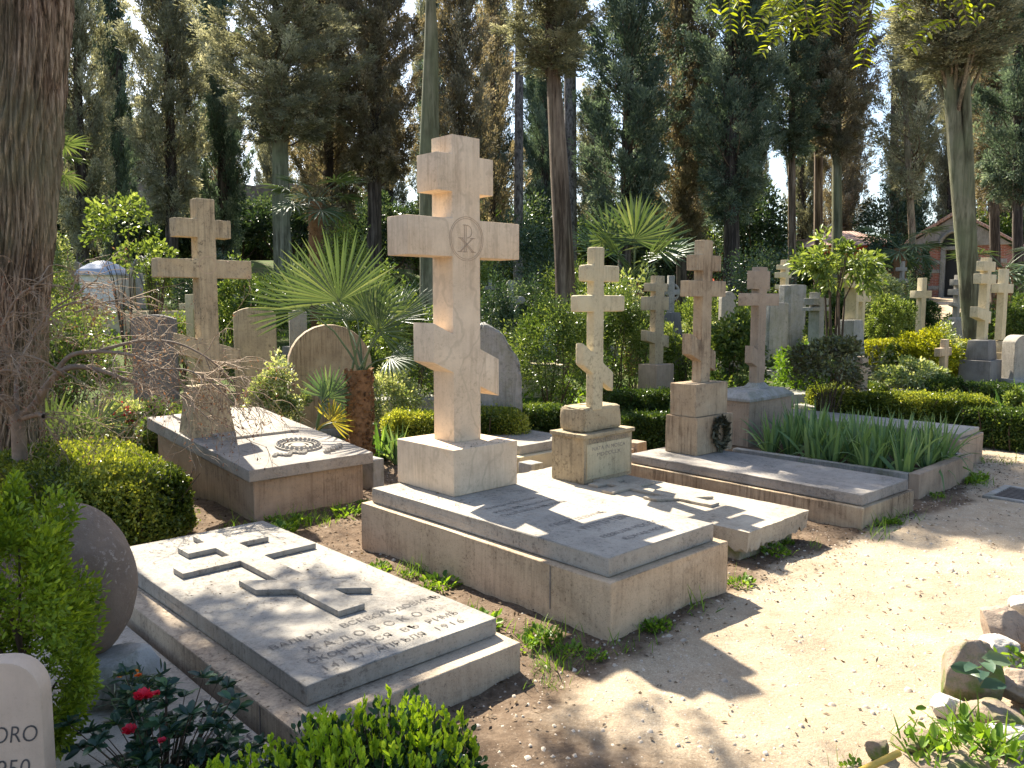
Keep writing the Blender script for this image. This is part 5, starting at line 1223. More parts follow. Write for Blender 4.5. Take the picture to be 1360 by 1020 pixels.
def spray(p, q_, ll=.07):
    Q = smooth([p, (p+q_)/2+[0, 0, .05], q_]); LB.append((Q, np.linspace(.005, .0015, len(Q))))
    L_ = np.linalg.norm(q_-p); m = max(8, int(L_/.030)); t_ = np.linspace(.12, 1, m)*(len(Q)-1); C = np.stack([np.interp(t_, np.arange(len(Q)), Q[:, i]) for i in range(3)], -1); d = nrm(q_-p)
    s = nrm(np.cross(d, [0, -.6, 1.]))
    for sg in (-1, 1):
        A.append(leafarrays(C, d*.45+s*sg+rng.normal(0, .15, (m, 3)), ll*rng.uniform(.8, 1.15, m), .020, rng, five=True, droop=.12, up=(0, -.7, 1), var=np.clip(rng.normal(.5, .25, m), 0, 1)))
for (a0, b0, a1, b1, Y_) in ((1075, -20, 1012, 25, 5.2), (1080, 10, 1020, 48, 5.2), (1085, 20, 1012, 70, 5.2), (1060, -20, 1032, 40, 5.3), (1110, -20, 1090, 40, 5.2), (1060, -30, 1075, 45, 5.2), (1110, -30, 1104, 38, 5.3), (1165, -20, 1146, 85, 5.2), (1150, -20, 1128, 22, 5.2), (1180, -20, 1205, 20, 5.3), (1240, -20, 1300, 22, 5.1), (1270, 25, 1212, 62, 5.0), (1230, -25, 1190, 15, 5.2), (1200, -10, 1260, 12, 5.1), (950, -25, 985, 8, 5.4), (930, -20, 945, 12, 5.5), (1290, -30, 1310, 5, 5.1), (1120, -15, 1165, 5, 5.3), (1260, -30, 1285, 28, 5.0)):
    spray(op(a0, b0, Y_+.1), op(a1, b1, Y_))
for i in range(110):   # the rest of the leafy limb, above the picture
    b = smooth(limb)[rng.integers(5, 24)]+rng.normal(0, .25, 3)*[1, 1, .5]+[0, 0, .15]; spray(b, b+nrm(rng.normal(size=3)+[0, 0, -.1])*.4)
mobj('branches', tubes('branches', LB, 5), M['bark_brown'], t)
V, F, v = joinarr(A); mobj('foliage', fastmesh('foliage', V, F, var=v), M['sprig'], t)
# ------------------------------------------------------------------ stones of the middle ground
def px_site(px, Y, yaw): z_ = gz(xat(px, Y, gz(0, Y)), Y); return Site(xat(px, Y, 1.0), Y, yaw), z_
def bgcross(label, xl, x0, x1, Y, ytop, ybase, bars, mat, yaw=YAW, dep=None, slant=None, plinth=(), name='grave_cross', group=None):
    """pixel columns of shaft: xl back-left, x0 front-left, x1 right; bars: (left px, right px, top row, bottom row)"""
    s, g0 = px_site(x0, Y, yaw)
    t = empty(name, (s.x, s.y, g0), yaw, label, 'cross', group)
    zm = zat(x0, (ytop+ybase)/2, Y); W = s.X(x1, zm)
    d = abs(s.Y(xl, zm)) if dep is None else dep
    d = min(max(d, .08), .3)
    bb = []
    for b in sorted(bars+([slant] if slant else []), key=lambda b: -b[3]):
        L, R = s.X(b[0], zm), s.X(b[1], zm)
        z = lambda py: zat(x0, py, Y)-g0
        if len(b) == 4: bb.append(hbar(L, R, z(b[3]), z(b[2])))
        else: bb.append((L, R, (z(b[3]), z(b[2])), (z(b[5]), z(b[4]))))
    zb = zat(x0, ybase, Y)-g0
    cross(t, 0, W, zb if plinth else -.1, zat(x0, ytop, Y)-g0, bb, 0, d, M[mat], .008)
    zlow = zb
    for i, (l, r, yt, yb, m_, tp) in enumerate(plinth):
        cxp = W/2; hwid = (r-l)/2*Y/FPX/1.25; zt_, zb_ = zat(x0, yt, Y)-g0, (zat(x0, yb, Y)-g0)
        if i == len(plinth)-1: zb_ = min(zb_, -.1)
        MB().frustum((cxp-hwid, cxp+hwid, d/2-hwid*.8, d/2+hwid*.8), (cxp-hwid*tp, cxp+hwid*tp, d/2-hwid*.8*tp, d/2+hwid*.8*tp), zb_, zt_-.003*i).build('plinth', M[m_], t, .01)
    return t
bgcross('slanted-bar cross half hidden behind shrubs right of the yellowish cross', 863, 870, 882, 10.8, 366, 486, [(858, 888, 394, 412), (862, 886, 376, 387)], 'stone_tan_old', slant=(859, 889, 438, 452, 447, 463), plinth=((840, 888, 484, 520, 'stone_rose', 1),))
bgcross('pale slanted-bar cross in front of the golden privet at the right', 1303, 1307, 1315, 13, 342, 451, [(1302, 1322, 364, 377), (1305, 1320, 347, 360)], 'stone_yellow', slant=(1300, 1318, 407, 421, 414, 430), plinth=((1283, 1328, 452, 478, 'stone_dark', .86), (1272, 1334, 478, 505, 'stone_dark', .95)), dep=.12)
bgcross('yellowish plain cross next to the slanted-bar one at the right edge', 1326, 1330, 1338, 13.8, 357, 452, [(1325, 1345, 377, 389)], 'stone_yellow', plinth=((1322, 1350, 453, 468, 'stone_tan_old', .7), (1320, 1354, 468, 500, 'stone_tan_old', 1)), dep=.11)
bgcross('small brown cross beside the dark box ball', 1252, 1256, 1260, 12, 451, 492, [(1248, 1264, 462, 473)], 'stone_brown')
bgcross('pale cross standing alone left of the big leaning trunk', 1220, 1222, 1230, 16, 369, 437, [(1215, 1237, 386, 396)], 'stone_yellow', yaw=.3, dep=.14)
bgcross('small slanted-bar cross on a stepped plinth beside the big leaning trunk', 1268, 1270, 1276, 16.5, 365, 421, [(1265, 1280, 384, 392), (1267, 1279, 371, 379)], 'marble_white', yaw=.4, slant=(1267, 1277, 402, 406, 405, 410), plinth=((1262, 1283, 421, 426, 'marble_white', .75), (1256, 1287, 426, 436, 'marble_white', 1)), dep=.12)
t = bgcross('front cross of the pair on a sloping rough plinth', 1130, 1135, 1141, 13, 357, 424, [(1126, 1148, 370, 382)], 'stone_yellow', plinth=((1112, 1166, 425, 492, 'stone_grey', .62),), dep=.2)
bgcross('rear cross of the pair on the sloping rough plinth', 1142, 1144, 1150, 13.5, 366, 424, [(1139, 1155, 378, 386), (1140, 1157, 393, 401)], 'stone_yellow', dep=.16)
bgcross('dark-sided cross left of the slender young tree', 1084, 1087, 1095, 12.6, 388, 452, [(1081, 1100, 396, 405), (1080, 1102, 408, 413)], 'stone_grey', dep=.18)
bgcross('small rose cross beside the dark multi-stemmed shrub', 1142, 1146, 1153, 9.9, 474, 523, [(1143, 1158, 489, 500)], 'stone_rose', dep=.09)
bgcross('white slanted-bar cross above the tall slab stones', 1039, 1041, 1048, 15.5, 345, 402, [(1036, 1051, 362, 369), (1038, 1050, 352, 358)], 'stone_yellow', slant=(1037, 1049, 378, 384, 383, 389), dep=.12)
bgcross('distant pale lace-like cross by the ivy-clad trunk', 1194, 1195, 1201, 20, 347, 410, [(1189, 1207, 370, 376), (1192, 1204, 355, 360)], 'marble_white', yaw=.1, dep=.12)
bgcross('low tan cross behind the left cross shaft', 246, 248, 257, 12.5, 391, 445, [(238, 268, 403, 411)], 'stone_yellow', yaw=.2, dep=.12)
bgcross('white marble cross behind the left cross arm', 319, 320, 327, 15, 380, 415, [(310, 338, 391, 400)], 'marble_white', yaw=.1, dep=.12, plinth=((308, 338, 415, 470, 'stone_grey', 1),))
bgcross('small grey cross far behind the gothic cross', 648, 649, 653, 18, 372, 400, [(642, 660, 380, 385)], 'stone_grey', yaw=0, dep=.1)
bgcross('little white cross at the foot of the hill stones', 172, 173, 177, 18, 350, 385, [(167, 183, 358, 363)], 'marble_white', yaw=0, dep=.1)
for i, (px, Y_, yt, yb, lb) in enumerate(((590, 17, 385, 425, 'thin grey cross left of the tallest cross shaft far away'), (935, 18, 370, 410, 'far pale cross right of the broad fan palm'), (1012, 18, 372, 405, 'far cross between the rose cross and slabs'), (1165, 19, 365, 398, 'far cross behind the double cross'), (395, 16, 405, 440, 'pale cross behind the arched headstone'), (735, 19, 372, 400, 'far grey cross behind the large green shrub'), (295, 17, 398, 430, 'far cross behind the shaft of the left cross'), (120, 17, 395, 420, 'far cross behind the maple twigs'))):
    bgcross(lb, px-1, px, px+5, Y_, yt, yb+10, [(px-6, px+11, yt+9, yt+15)], ('stone_grey', 'marble_white', 'stone_tan_old')[i % 3], yaw=.15*(i % 4), dep=.1)
# gothic cross on a pillar
Y_ = 13; x_ = xat(678, Y_, 1.2); g0 = gz(x_, Y_); t = empty('grave_cross', (x_, Y_, g0), .15, 'ornate grey gothic cross with trefoil arms on a pillar', 'cross')
zt, zb = zat(678, 377, Y_)-g0, zat(678, 443, Y_)-g0; hb0, hb1 = zat(0, 403, Y_)-g0, zat(0, 394, Y_)-g0; L_ = 14*Y_/FPX
cross(t, -.045, .045, zb, zt, [hbar(-L_, L_, hb0, hb1)], -.05, .05, M['stone_grey'], .006)
mb = MB()
for cx__, cz__ in ((-L_, (hb0+hb1)/2), (L_, (hb0+hb1)/2), (0, zt)):
    mb.xz([(cx__+.062*math.cos(a), cz__+.062*math.sin(a)) for a in np.linspace(0, 2*PI, 12, endpoint=False)], -.045, .045)
mb.build('trefoil_ends', M['stone_grey'], t, .004)
mb = MB(); mb.xz([(-L_*.85, hb0-.005), (-.05, hb0-.16), (-.05, hb0-.11), (-L_*.72, hb0-.005)], -.03, .03); mb.xz([(L_*.85, hb0-.005), (L_*.72, hb0-.005), (.05, hb0-.11), (.05, hb0-.16)], -.03, .03); mb.build('brackets', M['stone_grey'], t, .003)
MB().frustum((-.13, .13, -.13, .13), (-.06, .06, -.06, .06), zb-.08, zb+.05).build('collar', M['stone_grey'], t, .006)
MB().box(-.10, .10, -.10, .10, -.1, zb-.08).build('pillar', M['stone_grey'], t, .006)
# celtic cross
Y_ = 13; x_ = xat(890, Y_, 1.2); g0 = gz(x_, Y_); t = empty('grave_cross', (x_, Y_, g0), .15, 'celtic ring cross on a dark rock plinth right of the palm', 'cross')
zz0 = zat(0, 415, Y_)-g0; zz1 = zat(0, 366, Y_)-g0; zcn = zat(0, 388, Y_)-g0
cross(t, -.05, .05, zz0, zz1, [hbar(-.14, .14, zcn-.04, zcn+.04)], -.04, .04, M['stone_grey'], .005)
a = np.linspace(0, 2*PI, 29)
mobj('ring', tubes('ring', [(np.stack([.13*np.cos(a), 0*a, zcn+.13*np.sin(a)], -1), np.full(29, .022))], 6), M['stone_grey'], t)
MB().frustum((-.26, .26, -.2, .2), (-.13, .13, -.12, .12), -.1, zz0+.002).build('plinth', M['stone_dark'], t, .03)
# ---- standing stones
def archpoly(w, h, rise, n=14):
    R = (w*w/4+rise*rise)/(2*rise); a0 = math.asin(min(1, w/2/R)); return [(-w/2, -.1), (w/2, -.1)]+[(R*math.sin(t), h-R+R*math.cos(t)) for t in np.linspace(a0, -a0, n)]
def headstone(label, pxl, pxr, Y, ytop, mat, rise, dep=.14, yaw=.35, name='headstone', rail=None):
    px = (pxl+pxr)/2; x_ = xat(px, Y, 1.0); g0 = gz(x_, Y); w = (pxr-pxl)*Y/FPX/math.cos(yaw*.8); h = zat(px, ytop, Y)-g0
    t = empty(name, (x_, Y, g0), yaw, label, 'headstone')
    MB().xz(archpoly(w, h, rise*w), 0, dep).build('stone', M[mat], t, .012, worn=.004, cuts=3)
    MB().box(-w/2-.08, w/2+.08, -.08, dep+.08, -.12, .16).build('plinth', M['stone_grey'], t, .012)
    return t
headstone('large arched headstone with dark water stains behind the fan palm trunk', 386, 492, 9.3, 431, 'stone_brown', .5, .20)
headstone('lichen-covered headstone with shallow curved top left of centre', 314, 366, 10.6, 408, 'stone_tan_old', .14, .20)
headstone('dark rose stele behind the maple twigs', 178, 232, 9.6, 418, 'stone_dark', .10, .16, .25)
headstone('pale slab stele behind the arched headstone', 386, 408, 11.8, 412, 'marble_white', .12, .12)
headstone('front grey slab stone behind the rose cross', 1018, 1050, 14, 402, 'stone_grey', .02, .25, .5)
headstone('rear grey slab stone behind the rose cross', 1046, 1072, 14.8, 378, 'stone_grey', .02, .3, .5)
headstone('white gabled stele right of the brown cross', 957, 977, 15, 387, 'marble_white', .45, .14, .2)
headstone('white round-topped headstone with a dark wreath on the hill', 92, 112, 19.5, 347, 'marble_white', .4, .16, .1)
headstone('pale rounded stone at the right frame edge', 1346, 1376, 13, 445, 'marble_white', .3, .25, .3)
headstone('small white stone beside the bluish grave behind the gothic cross', 700, 714, 14, 425, 'marble_white', .2, .1, 0)
headstone('pale stone with curved ornament behind the large shrub', 704, 712, 17, 398, 'marble_white', .3, .1, 0)
headstone('grey stone half hidden left of the tallest cross foot', 520, 540, 11.6, 462, 'marble_white', .1, .12, .2)
# arched open stone on the hill
Y_ = 19; x_ = xat(192, Y_, 2.2); g0 = gz(x_, Y_); t = empty('arch_stone', (x_, Y_, g0), 0, 'open stone ring arch standing on the left slope', 'headstone')
zr_ = zat(0, 356, Y_)-g0; a = np.linspace(-.5, PI+.5, 25)
mobj('arch', tubes('arch', [(np.stack([.22*np.cos(a), 0*a, zr_+.24*np.sin(a)], -1), np.full(25, .055))], 8), M['stone_grey'], t)
MB().box(-.24, .24, -.1, .1, -.1, zr_-.12).build('base', M['stone_grey'], t, .01)
# white sarcophagus with a domed lead lid
Y_ = 19; x_ = xat(139, Y_, 2.0); g0 = gz(x_, Y_); t = empty('small_shrine', (x_, Y_, g0), .05, 'white shrine-like tomb with pale blue hipped lid on the left slope', 'tomb')
w_ = 23*Y_/FPX; z0, z1 = zat(0, 366, Y_)-g0, zat(0, 346, Y_)-g0
MB().box(-w_, w_, -.35, .35, -.2, z0).build('body', M['white_plaster'], t, .01)
lid = MB(); prev = None
prof = [(1.14, 0), (1.14, .12), (.95, .42), (.62, .74), (.25, .96), (.02, 1.0)]
V = []
for f_, h_ in prof: V += [(-w_*f_, -.40*f_, z0+(z1-z0)*h_), (w_*f_, -.40*f_, z0+(z1-z0)*h_), (w_*f_, .40*f_, z0+(z1-z0)*h_), (-w_*f_, .40*f_, z0+(z1-z0)*h_)]
lid.add(V, [(3, 2, 1, 0), tuple(range(20, 24))]+[(4*k+i, 4*k+(i+1) % 4, 4*k+4+(i+1) % 4, 4*k+4+i) for k in range(5) for i in range(4)]); lid.build('lid', M['slate'], t, .004)
# rough natural gravestone behind the tallest cross
Y_ = 8.9; x_ = xat(645, Y_, .8); g0 = gz(x_, Y_); w_ = 100*Y_/FPX
t = empty('rough_gravestone', (x_, Y_, g0), .1, 'rough grey natural boulder gravestone behind the tallest cross', 'headstone')
hh = zat(0, 430, Y_)-g0; h2 = zat(0, 480, Y_)-g0
me = MB().xz([(-w_/2, -.1), (w_/2, -.1), (w_/2*1.0, h2*.7), (w_/2*.93, h2), (w_*.22, hh*.93), (-.02, hh*1.02), (-w_*.35, hh*.8), (-w_*.5, hh*.5)], 0, .28).build('stone', M['stone_grey'], t, .04, 3, worn=.045, cuts=4)
# low kerbs and slabs among the graves
def slab(label, px, Y, wx, wy, h, mat, yaw=YAW, name='low_grave', stepped=False, group=None):
    x_ = xat(px, Y, .2); g0 = gz(x_, Y); t = empty(name, (x_, Y, g0), yaw, label, 'grave', group)
    MB().box(-wx/2, wx/2, 0, wy, -.15, h).build('base', M[mat], t, .012, worn=.005, cuts=3)
    if stepped: MB().box(-wx/2+.08, wx/2-.08, .08, wy-.08, h, h+.09).build('slab', M['marble_white'], t, .01)
    return t
slab('sunlit double-stepped grave left of the yellowish cross pedestal', 736, 7.95, .95, 1.5, .15, 'stone_yellow', stepped=True)
x_ = .19; t = empty('corner_post', (xat(706, 6.95, .1), 6.95, 0), YAW, 'short square kerb post beside the yellowish cross pedestal', 'post')
MB().box(0, .15, 0, .17, -.1, .225).build('post', M['stone_grey'], t, .01, worn=.006, cuts=3)
MB().box(.15, .6, .03, .13, -.1, .13).build('kerb', M['stone_yellow'], t, .01, worn=.006, cuts=3)
t = empty('corner_post', (xat(846, 7.9, .1), 7.9, gz(1, 7.9)), YAW, 'short square kerb post right of the yellowish cross pedestal', 'post')
MB().box(0, .16, 0, .17, -.1, .26).build('post', M['stone_rose'], t, .01, worn=.006, cuts=3)
MB().box(-.5, -.002, .03, .13, -.1, .20).build('kerb', M['stone_rose'], t, .01, worn=.006, cuts=3)
slab('low grey kerb between the left tomb and the tallest cross pedestal', 503, 7.0, .12, 1.6, .26, 'stone_grey', name='kerb_stone')
slab('low flat grave behind the small rose cross', 1185, 10.2, 1.1, 1.1, .20, 'stone_grey', yaw=.5)
slab('low mossy kerbed grave beyond the white-edged mound', 1225, 11.4, .9, .8, .26, 'stone_moss', yaw=.4)
slab('flat pale grave behind the rose cross block', 1065, 11.6, 1.2, .9, .16, 'stone_grey', yaw=.3)
slab('long pale kerb in the sun beyond the golden bush', 1195, 15.2, 3.0, .3, .2, 'marble_white', yaw=.02, name='kerb_stone')
slab('pale rock-edged grave behind the arched headstone', 545, 10.2, 1.0, .8, .34, 'stone_grey', yaw=.2)
slab('tan grave panel behind the gothic cross pillar', 700, 12.2, 1.1, .5, .50, 'stone_yellow', yaw=0)
slab('sunlit retaining wall top on the left slope', 175, 16.6, 2.6, .3, .5, 'stone_yellow', yaw=.05, name='retaining_wall')
slab('blue-grey box grave between shrubs far behind', 735, 17, .6, .6, .62, 'slate', yaw=0)
for i, (px, Y_) in enumerate(((300, 16), (450, 15), (560, 16), (620, 15), (900, 16), (980, 15.5), (1060, 16.5), (1110, 15), (1300, 15.8), (90, 15), (40, 18), (240, 18))):
    slab('low pale grave slab among the more distant graves', px, Y_, .8, 1.4, .3, ('stone_grey', 'marble_white', 'stone_tan_old')[i % 3], group='low slabs among the more distant graves')
# ------------------------------------------------------------------ buildings beyond
Y_ = 38; s_ = Y_/FPX; mxl, mxr = 1214, 1345; zg = 1.3
xc = xat(1268, Y_, 3); t = empty('mausoleum', (xc, Y_, zg), -.66, 'small gabled brick mausoleum with stone bands behind the leaning trunk', 'building')
def Zm(py): return zat(0, py, Y_)-zg
w2 = 2.0; ze = Zm(327); zp = Zm(295)
wb = MB(); wb.box(-w2, -.45, 0, 4, -.3, ze-.002); wb.box(.45, w2, 0, 4, -.3, ze-.002); wb.box(-.45, .45, .35, 4, -.3, ze-.002); wb.build('wall', M['brick'], t, 0)
gb = MB(); gb.xz([(-w2-.25, ze), (-.78, ze), *[(-.62*math.cos(a)*1.0, ze+.02+.62*math.sin(a)) for a in np.linspace(.02, PI-.02, 13)], (.78, ze), (w2+.25, ze), (0, zp+.35)], -.12, .12); gb.build('gable', M['stone_grey'], t, .01)
MB().xz([(-.6, ze+.02)]+[(-.6*math.cos(a), ze+.02+.6*math.sin(a)) for a in np.linspace(.1, PI-.1, 11)]+[(.6, ze+.02)], .13, .16).build('lunette_window', M['window_glass'], t, 0)
arc = [(.68*math.cos(a), -.16, ze+.02+.68*math.sin(a)) for a in np.linspace(0, PI, 15)]
mobj('arch_moulding', tubes('arch_moulding', [(np.array(arc), np.full(15, .08))], 6), M['stone_grey'], t)
for py in (348, 360, 382):
    for sg in (-1, 1): MB().box(min(sg*.50, sg*(w2+.03)), max(sg*.50, sg*(w2+.03)), -.03, 0.3, Zm(py)-.09, Zm(py)+.09).build('stone_band', M['stone_grey'], t, .01)
for sg in (-1, 1): MB().box(min(sg*.43, sg*.62), max(sg*.43, sg*.62), -.06, .3, -.3, ze-.02).build('door_jamb', M['stone_grey'], t, .01)
MB().box(-.62, .62, -.07, .3, ze-.16, ze-.001).build('lintel', M['stone_grey'], t, .01)
dr = MB().box(-.43, .43, .2, .26, -.2, ze-.16).build('door', M['dark_metal'], t, .01)
rf = MB()
for sg in (-1, 1):
    rf.add([(sg*(w2+.45), -.3, ze-.02), (0, -.3, zp+.40), (0, 4.3, zp+.40), (sg*(w2+.45), 4.3, ze-.02), (sg*(w2+.45), -.3, ze+.10), (0, -.3, zp+.55), (0, 4.3, zp+.55), (sg*(w2+.45), 4.3, ze+.10)], [(3, 2, 1, 0), (4, 5, 6, 7), (0, 1, 5, 4), (1, 2, 6, 5), (2, 3, 7, 6), (3, 0, 4, 7)])
rf.build('roof', M['tiles'], t, .01)
def house(label, pxl, pxr, Y, yeave, yridge, zg_):
    x0, x1 = xat(pxl, Y, 3), xat(pxr, Y, 3); w_ = (x1-x0)/2; t = empty('red_house', ((x0+x1)/2, Y, zg_), 0, label, 'building'); ze_, zr2 = zat(0, yeave, Y)-zg_, zat(0, yridge, Y)-zg_
    MB().box(-w_, w_, 0, 4, -.3, ze_).build('wall', M['red_wall'], t, .01)
    rf = MB(); rf.add([(-w_-.3, -.4, ze_), (w_+.3, -.4, ze_), (w_+.3, 4.4, ze_), (-w_-.3, 4.4, ze_), (-w_*.3, 2, zr2), (w_*.3, 2, zr2)], [(3, 2, 1, 0), (0, 1, 5, 4), (2, 3, 4, 5), (1, 2, 5), (3, 0, 4)]); rf.build('roof', M['tiles'], t, 0)
    for k in (-.45, .4): MB().box(w_*k-.35, w_*k+.35, -.02, .1, ze_*.35, ze_*.8).build('window', M['window_glass'], t, .01)
    return t
house('red plastered house with tiled roof left of the mausoleum', 1090, 1190, 38, 326, 302, 1.3)
house('long low red house glimpsed behind the gothic cross', 640, 672, 36, 338, 322, 1.6)
house('red house glimpsed behind the dark thick trunk', 972, 1000, 42, 322, 305, 1.6)
# old wall behind the left slope and round the grounds
def wall(label, x0, y0, x1, y1, h, th=.5):
    L_ = math.hypot(x1-x0, y1-y0); t = empty('boundary_wall', (x0, y0, gz(x0, y0)), math.atan2(y1-y0, x1-x0), label, 'wall')
    mb = MB(); n = int(L_/1.2); r = random.Random(int(x0*7))
    top = [(L_*i/n, h+r.uniform(-.15, .15)) for i in range(n+1)]
    mb.xz([(0, -1.5), (L_, -1.5)]+top[::-1], 0, th); mb.build('masonry', M['oldwall'], t, .02)
    return t
wall('old brick boundary wall at the top of the left slope', -40, 38, -10, 40, 4.2)
wall('low old boundary wall behind the distant trees', -10, 49, 40, 50, 2.2)
# ------------------------------------------------------------------ rocks
def rock(label, x, y, z, sx, sy, sz, mat, seed, amp=.22, flat=1., rz=0., name='rock', cat='rock'):
    o = mobj(name, rockmesh(name, sx, sy, sz, 5, amp, seed, flat), M[mat], None, (x, y, z), rz); return tag(o, label, cat)
p = upY(112, 765, 3.25); zc_ = .055+.385
o = rock('smooth dark egg-shaped boulder on a pale rough base stone', xat(108, 3.2, .5), 3.2, .505, .205, .205, .32, 'egg_rock', 2, .05, 0., .3, 'boulder', 'boulder')
o.rotation_euler = (0, math.radians(-7), .3)
rock('rough pale base stone under the dark egg-shaped boulder', xat(142, 3.1, .1), 3.12, .12, .21, .17, .13, 'stone_grey', 5, .15, .5, .2, 'base_stone')
def rpx(label, px, py, rpx_, hz, mat, seed, zz_=None, sy=.8, rz=0., amp=.25, flat=1.):
    p = up(px, py, .0); r = rpx_*p[1]/FPX; return rock(label, p[0], p[1], hz*.55 if zz_ is None else zz_, r, r*sy, hz, mat, seed, amp, flat, rz)
rpx('big brown angular boulder with a mossy right face', 1280, 925, 52, .16, 'rock_moss', 11, .10, .8, .5)
rpx('sunlit pitted boulder behind the mossy one', 1335, 862, 46, .12, 'rock_warm', 12, .09, .7)
rpx('flat grey stone leaning between the boulders', 1325, 890, 34, .06, 'rock_pale', 13, .10)
rpx('rounded pale stone in front of the mossy boulder', 1262, 952, 28, .06, 'rock_pale', 14)
rpx('low grey stone right of the rounded pale stone', 1320, 965, 50, .06, 'rock_moss', 15)
rpx('small dark stone beside the yellow hose', 1165, 1005, 17, .04, 'rock_moss', 16, .03)
rpx('dark flat stone behind the yellow hose', 1218, 990, 36, .05, 'rock_moss', 17, .02)
rpx('pale lichen stone at the lower right corner', 1340, 1000, 40, .07, 'rock_pale', 18, .05)
rpx('small sunlit stone at the right frame edge', 1358, 815, 18, .07, 'rock_pale', 19)
rpx('brown stone under the right frame edge', 1365, 930, 40, .09, 'rock_warm', 20)
rpx('mossy stone below the lower frame edge', 1260, 1030, 50, .06, 'rock_moss', 21, .03)
# yellow hose end
a0, a1 = up(1120, 1035, .05), up(1194, 1000, .075)
d = a1-a0
o = tubes('hose', [(np.array([a0-d*1.5, a0, a0+d*.5, a1]), np.full(4, .012))], 12); ho = tag(mobj('hose_end', o, M['pipe']), 'cut end of a yellow plastic hose beside the rocks', 'hose')
# drain grate in the path
gx0, gy0 = up(1350, 655)[:2]; t = empty('drain_grate', (gx0+.05, gy0, gz(gx0, gy0)+.008), .75, 'iron drain grate set in a brick-edged patch of the path', 'drain')
fm = MB(); fm.box(-.30, .30, -.22, -.16, -.02, .012); fm.box(-.30, .30, .16, .22, -.02, .012); fm.box(-.30, -.24, -.159, .159, -.02, .012); fm.box(.24, .30, -.159, .159, -.02, .012); fm.build('surround', M['stone_grey'], t, .004)
bb_ = MB()
for i in range(9): bb_.box(-.235+.054*i, -.205+.054*i, -.158, .158, -.02, .008)
bb_.build('bars', M['grate'], t, .002)
MB().box(-.24, .24, -.16, .16, -.03, -.021).build('pit', M['dark_metal'], t, 0)
# ------------------------------------------------------------------ loose bits on the ground
rng = np.random.default_rng(55)
n = 14000; P0 = np.stack([rng.uniform(-1.5, 6.5, n), rng.uniform(1.6, 9.5, n)], -1)
u_ = (P0[:, 0]-.04)*UX+(P0[:, 1]-3.461)*UY; P0 = P0[(u_ < .1) | (rng.random(n) < .25)]; n = len(P0)
zz_ = ground_z(P0[:, 0], P0[:, 1])
ico = np.array([[1, 0, 0], [-.5, .87, 0], [-.5, -.87, 0], [0, 0, .8], [0, 0, -.5]]); icf = np.array([[0, 1, 3, 3], [1, 2, 3, 3], [2, 0, 3, 3]])
sz = rng.lognormal(-5.2, .5, n); an = rng.uniform(0, 6.28, n)
base4 = np.array([[-.9, -.6, -.2], [.7, -.8, -.2], [.95, .5, -.2], [-.5, .9, -.2], [-.5, -.3, .55], [.4, -.4, .6], [.45, .3, .5], [-.3, .45, .6]])
bf = np.array([[4, 5, 6, 7], [0, 1, 5, 4], [1, 2, 6, 5], [2, 3, 7, 6], [3, 0, 4, 7]])
ca, sa = np.cos(an)[:, None], np.sin(an)[:, None]
bx_, by_ = base4[None, :, 0]*sz[:, None]*rng.uniform(.7, 1.3, (n, 8)), base4[None, :, 1]*sz[:, None]*rng.uniform(.6, 1.2, (n, 8))
V = np.stack([P0[:, :1]+bx_*ca-by_*sa, P0[:, 1:]+bx_*sa+by_*ca, zz_[:, None]+base4[None, :, 2]*sz[:, None]*rng.uniform(.7, 1.1, (n, 8))], -1).reshape(-1, 3)
F = (np.arange(n)[:, None, None]*8+bf[None]).reshape(-1, 4)
tag(mobj('gravel', fastmesh('gravel', V, F), M['stonebits']), kind='stuff')
n = 26000; P0 = np.stack([rng.uniform(-3.4, 5.5, n), rng.uniform(2.0, 8.5, n)], -1); u_ = (P0[:, 0]-.04)*UX+(P0[:, 1]-3.461)*UY; keep = (u_ > -.12-.25*rng.random(n)) | (rng.random(n) < .10); P0 = P0[keep]; n = len(P0)
P = np.concatenate([P0, (ground_z(P0[:, 0], P0[:, 1])+.004)[:, None]], 1)
tag(mobj('leaf_litter', leafmesh('leaf_litter', P, np.concatenate([rng.normal(0, 1, (n, 2)), rng.normal(.05, .15, (n, 1))], 1), rng.uniform(.01, .035, n), rng.uniform(.006, .016, n), rng, up=(0, 0, 1)), M['litter']), kind='stuff')
# twigs and dry bits lying on the slabs
def slablitter(parent, w0, w1, l0, l1, zf, n, seed):
    r = np.random.default_rng(seed); x = r.uniform(w0, w1, n); y = r.uniform(l0, l1, n)
    P = np.stack([x, y, zf(x, y)+.003], -1)
    o = mobj('fallen_bits', leafmesh('fallen_bits', P, np.concatenate([r.normal(0, 1, (n, 2)), np.full((n, 1), .02)], 1), r.uniform(.008, .026, n), r.uniform(.003, .008, n), r, up=(0, 0, 1)), M['litter'], parent); o['kind'] = 'stuff'
slablitter(ta, -.95, -.05, .9, 2.35, lambda x, y: .212+0*x+.032*(((np.abs(x+.475) < .07) & (y < 2.2)) | ((np.abs(y-1.68) < .06) & (x > -.85) & (x < -.09))), 260, 1)
slablitter(ta, -1.09, -.99, .1, 2.3, lambda x, y: .13+0*x, 60, 2)
slablitter(tb, .29, .84, 1.5, 1.74, lambda x, y: -.9336+H+0*x, 70, 3)
slablitter(tb, .06, .28, 1.3, 2.1, lambda x, y: -1.2379+H+0*x, 60, 4)
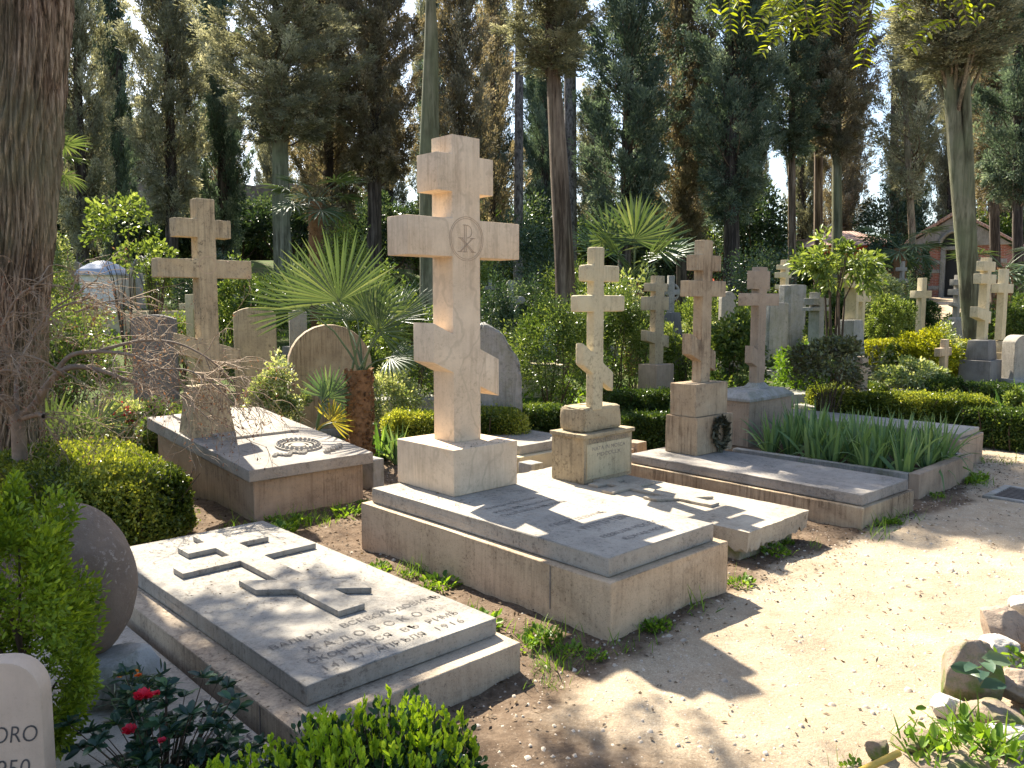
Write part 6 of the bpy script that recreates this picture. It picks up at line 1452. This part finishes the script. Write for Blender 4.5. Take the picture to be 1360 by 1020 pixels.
# ground cover between the distant graves
n = 60000; P0 = np.stack([rng.uniform(-14, 15, n), rng.uniform(9.0, 24, n)], -1)
d_ = lumps(P0[:, 0], P0[:, 1], 33, (.8, 2.1, 4.5), (.5, .4, .3)); P0 = P0[d_ > -.15]; n = len(P0)
P = np.concatenate([P0, (ground_z(P0[:, 0], P0[:, 1]))[:, None]+rng.random((n, 1))*.10], 1)
tag(mobj('ground_cover', leafmesh('ground_cover', P, rng.normal(0, .8, (n, 3))+[0, 0, .8], rng.uniform(.05, .12, n), rng.uniform(.02, .05, n), rng), M['weed']), kind='stuff')
# ------------------------------------------------------------------ light, sky, camera
AZ, EL = math.radians(-30.5), math.radians(47)
sd = Vector((math.sin(AZ)*math.cos(EL), math.cos(AZ)*math.cos(EL), math.sin(EL)))
ld = bpy.data.lights.new('sun', 'SUN'); ld.energy = 4.6; ld.angle = math.radians(.55); ld.color = (1, .925, .78)
lo = bpy.data.objects.new('sun', ld); link(lo); lo.rotation_euler = sd.to_track_quat('Z', 'Y').to_euler(); lo.location = (-10, 20, 25)
w = bpy.data.worlds.new('World'); SC.world = w; w.use_nodes = True
nt = w.node_tree; bg = nt.nodes['Background']
sk = nt.nodes.new('ShaderNodeTexSky'); sk.sky_type = 'NISHITA'; sk.sun_disc = False
sk.sun_elevation = EL; sk.sun_rotation = AZ; sk.air_density = 1.0; sk.dust_density = 1.5
nt.links.new(sk.outputs[0], bg.inputs[0]); bg.inputs[1].default_value = .085
cd = bpy.data.cameras.new('camera'); cam = bpy.data.objects.new('camera', cd); link(cam)
cam.location = (0, 0, EYE); cam.rotation_euler = (PI/2-PITCH, 0, 0)
cd.sensor_width = 36; cd.lens = 36*FPX/1360; cd.clip_end = 2000; cd.clip_start = .05
SC.camera = cam
SC.view_settings.view_transform = 'Standard'; SC.view_settings.look = 'None'
SC.view_settings.exposure = 1.8; SC.view_settings.gamma = 1.0
SC.render.engine = 'CYCLES'
SC.cycles.max_bounces = 8; SC.cycles.diffuse_bounces = 4; SC.cycles.transmission_bounces = 4; SC.cycles.transparent_max_bounces = 4
SC.cycles.use_denoising = True
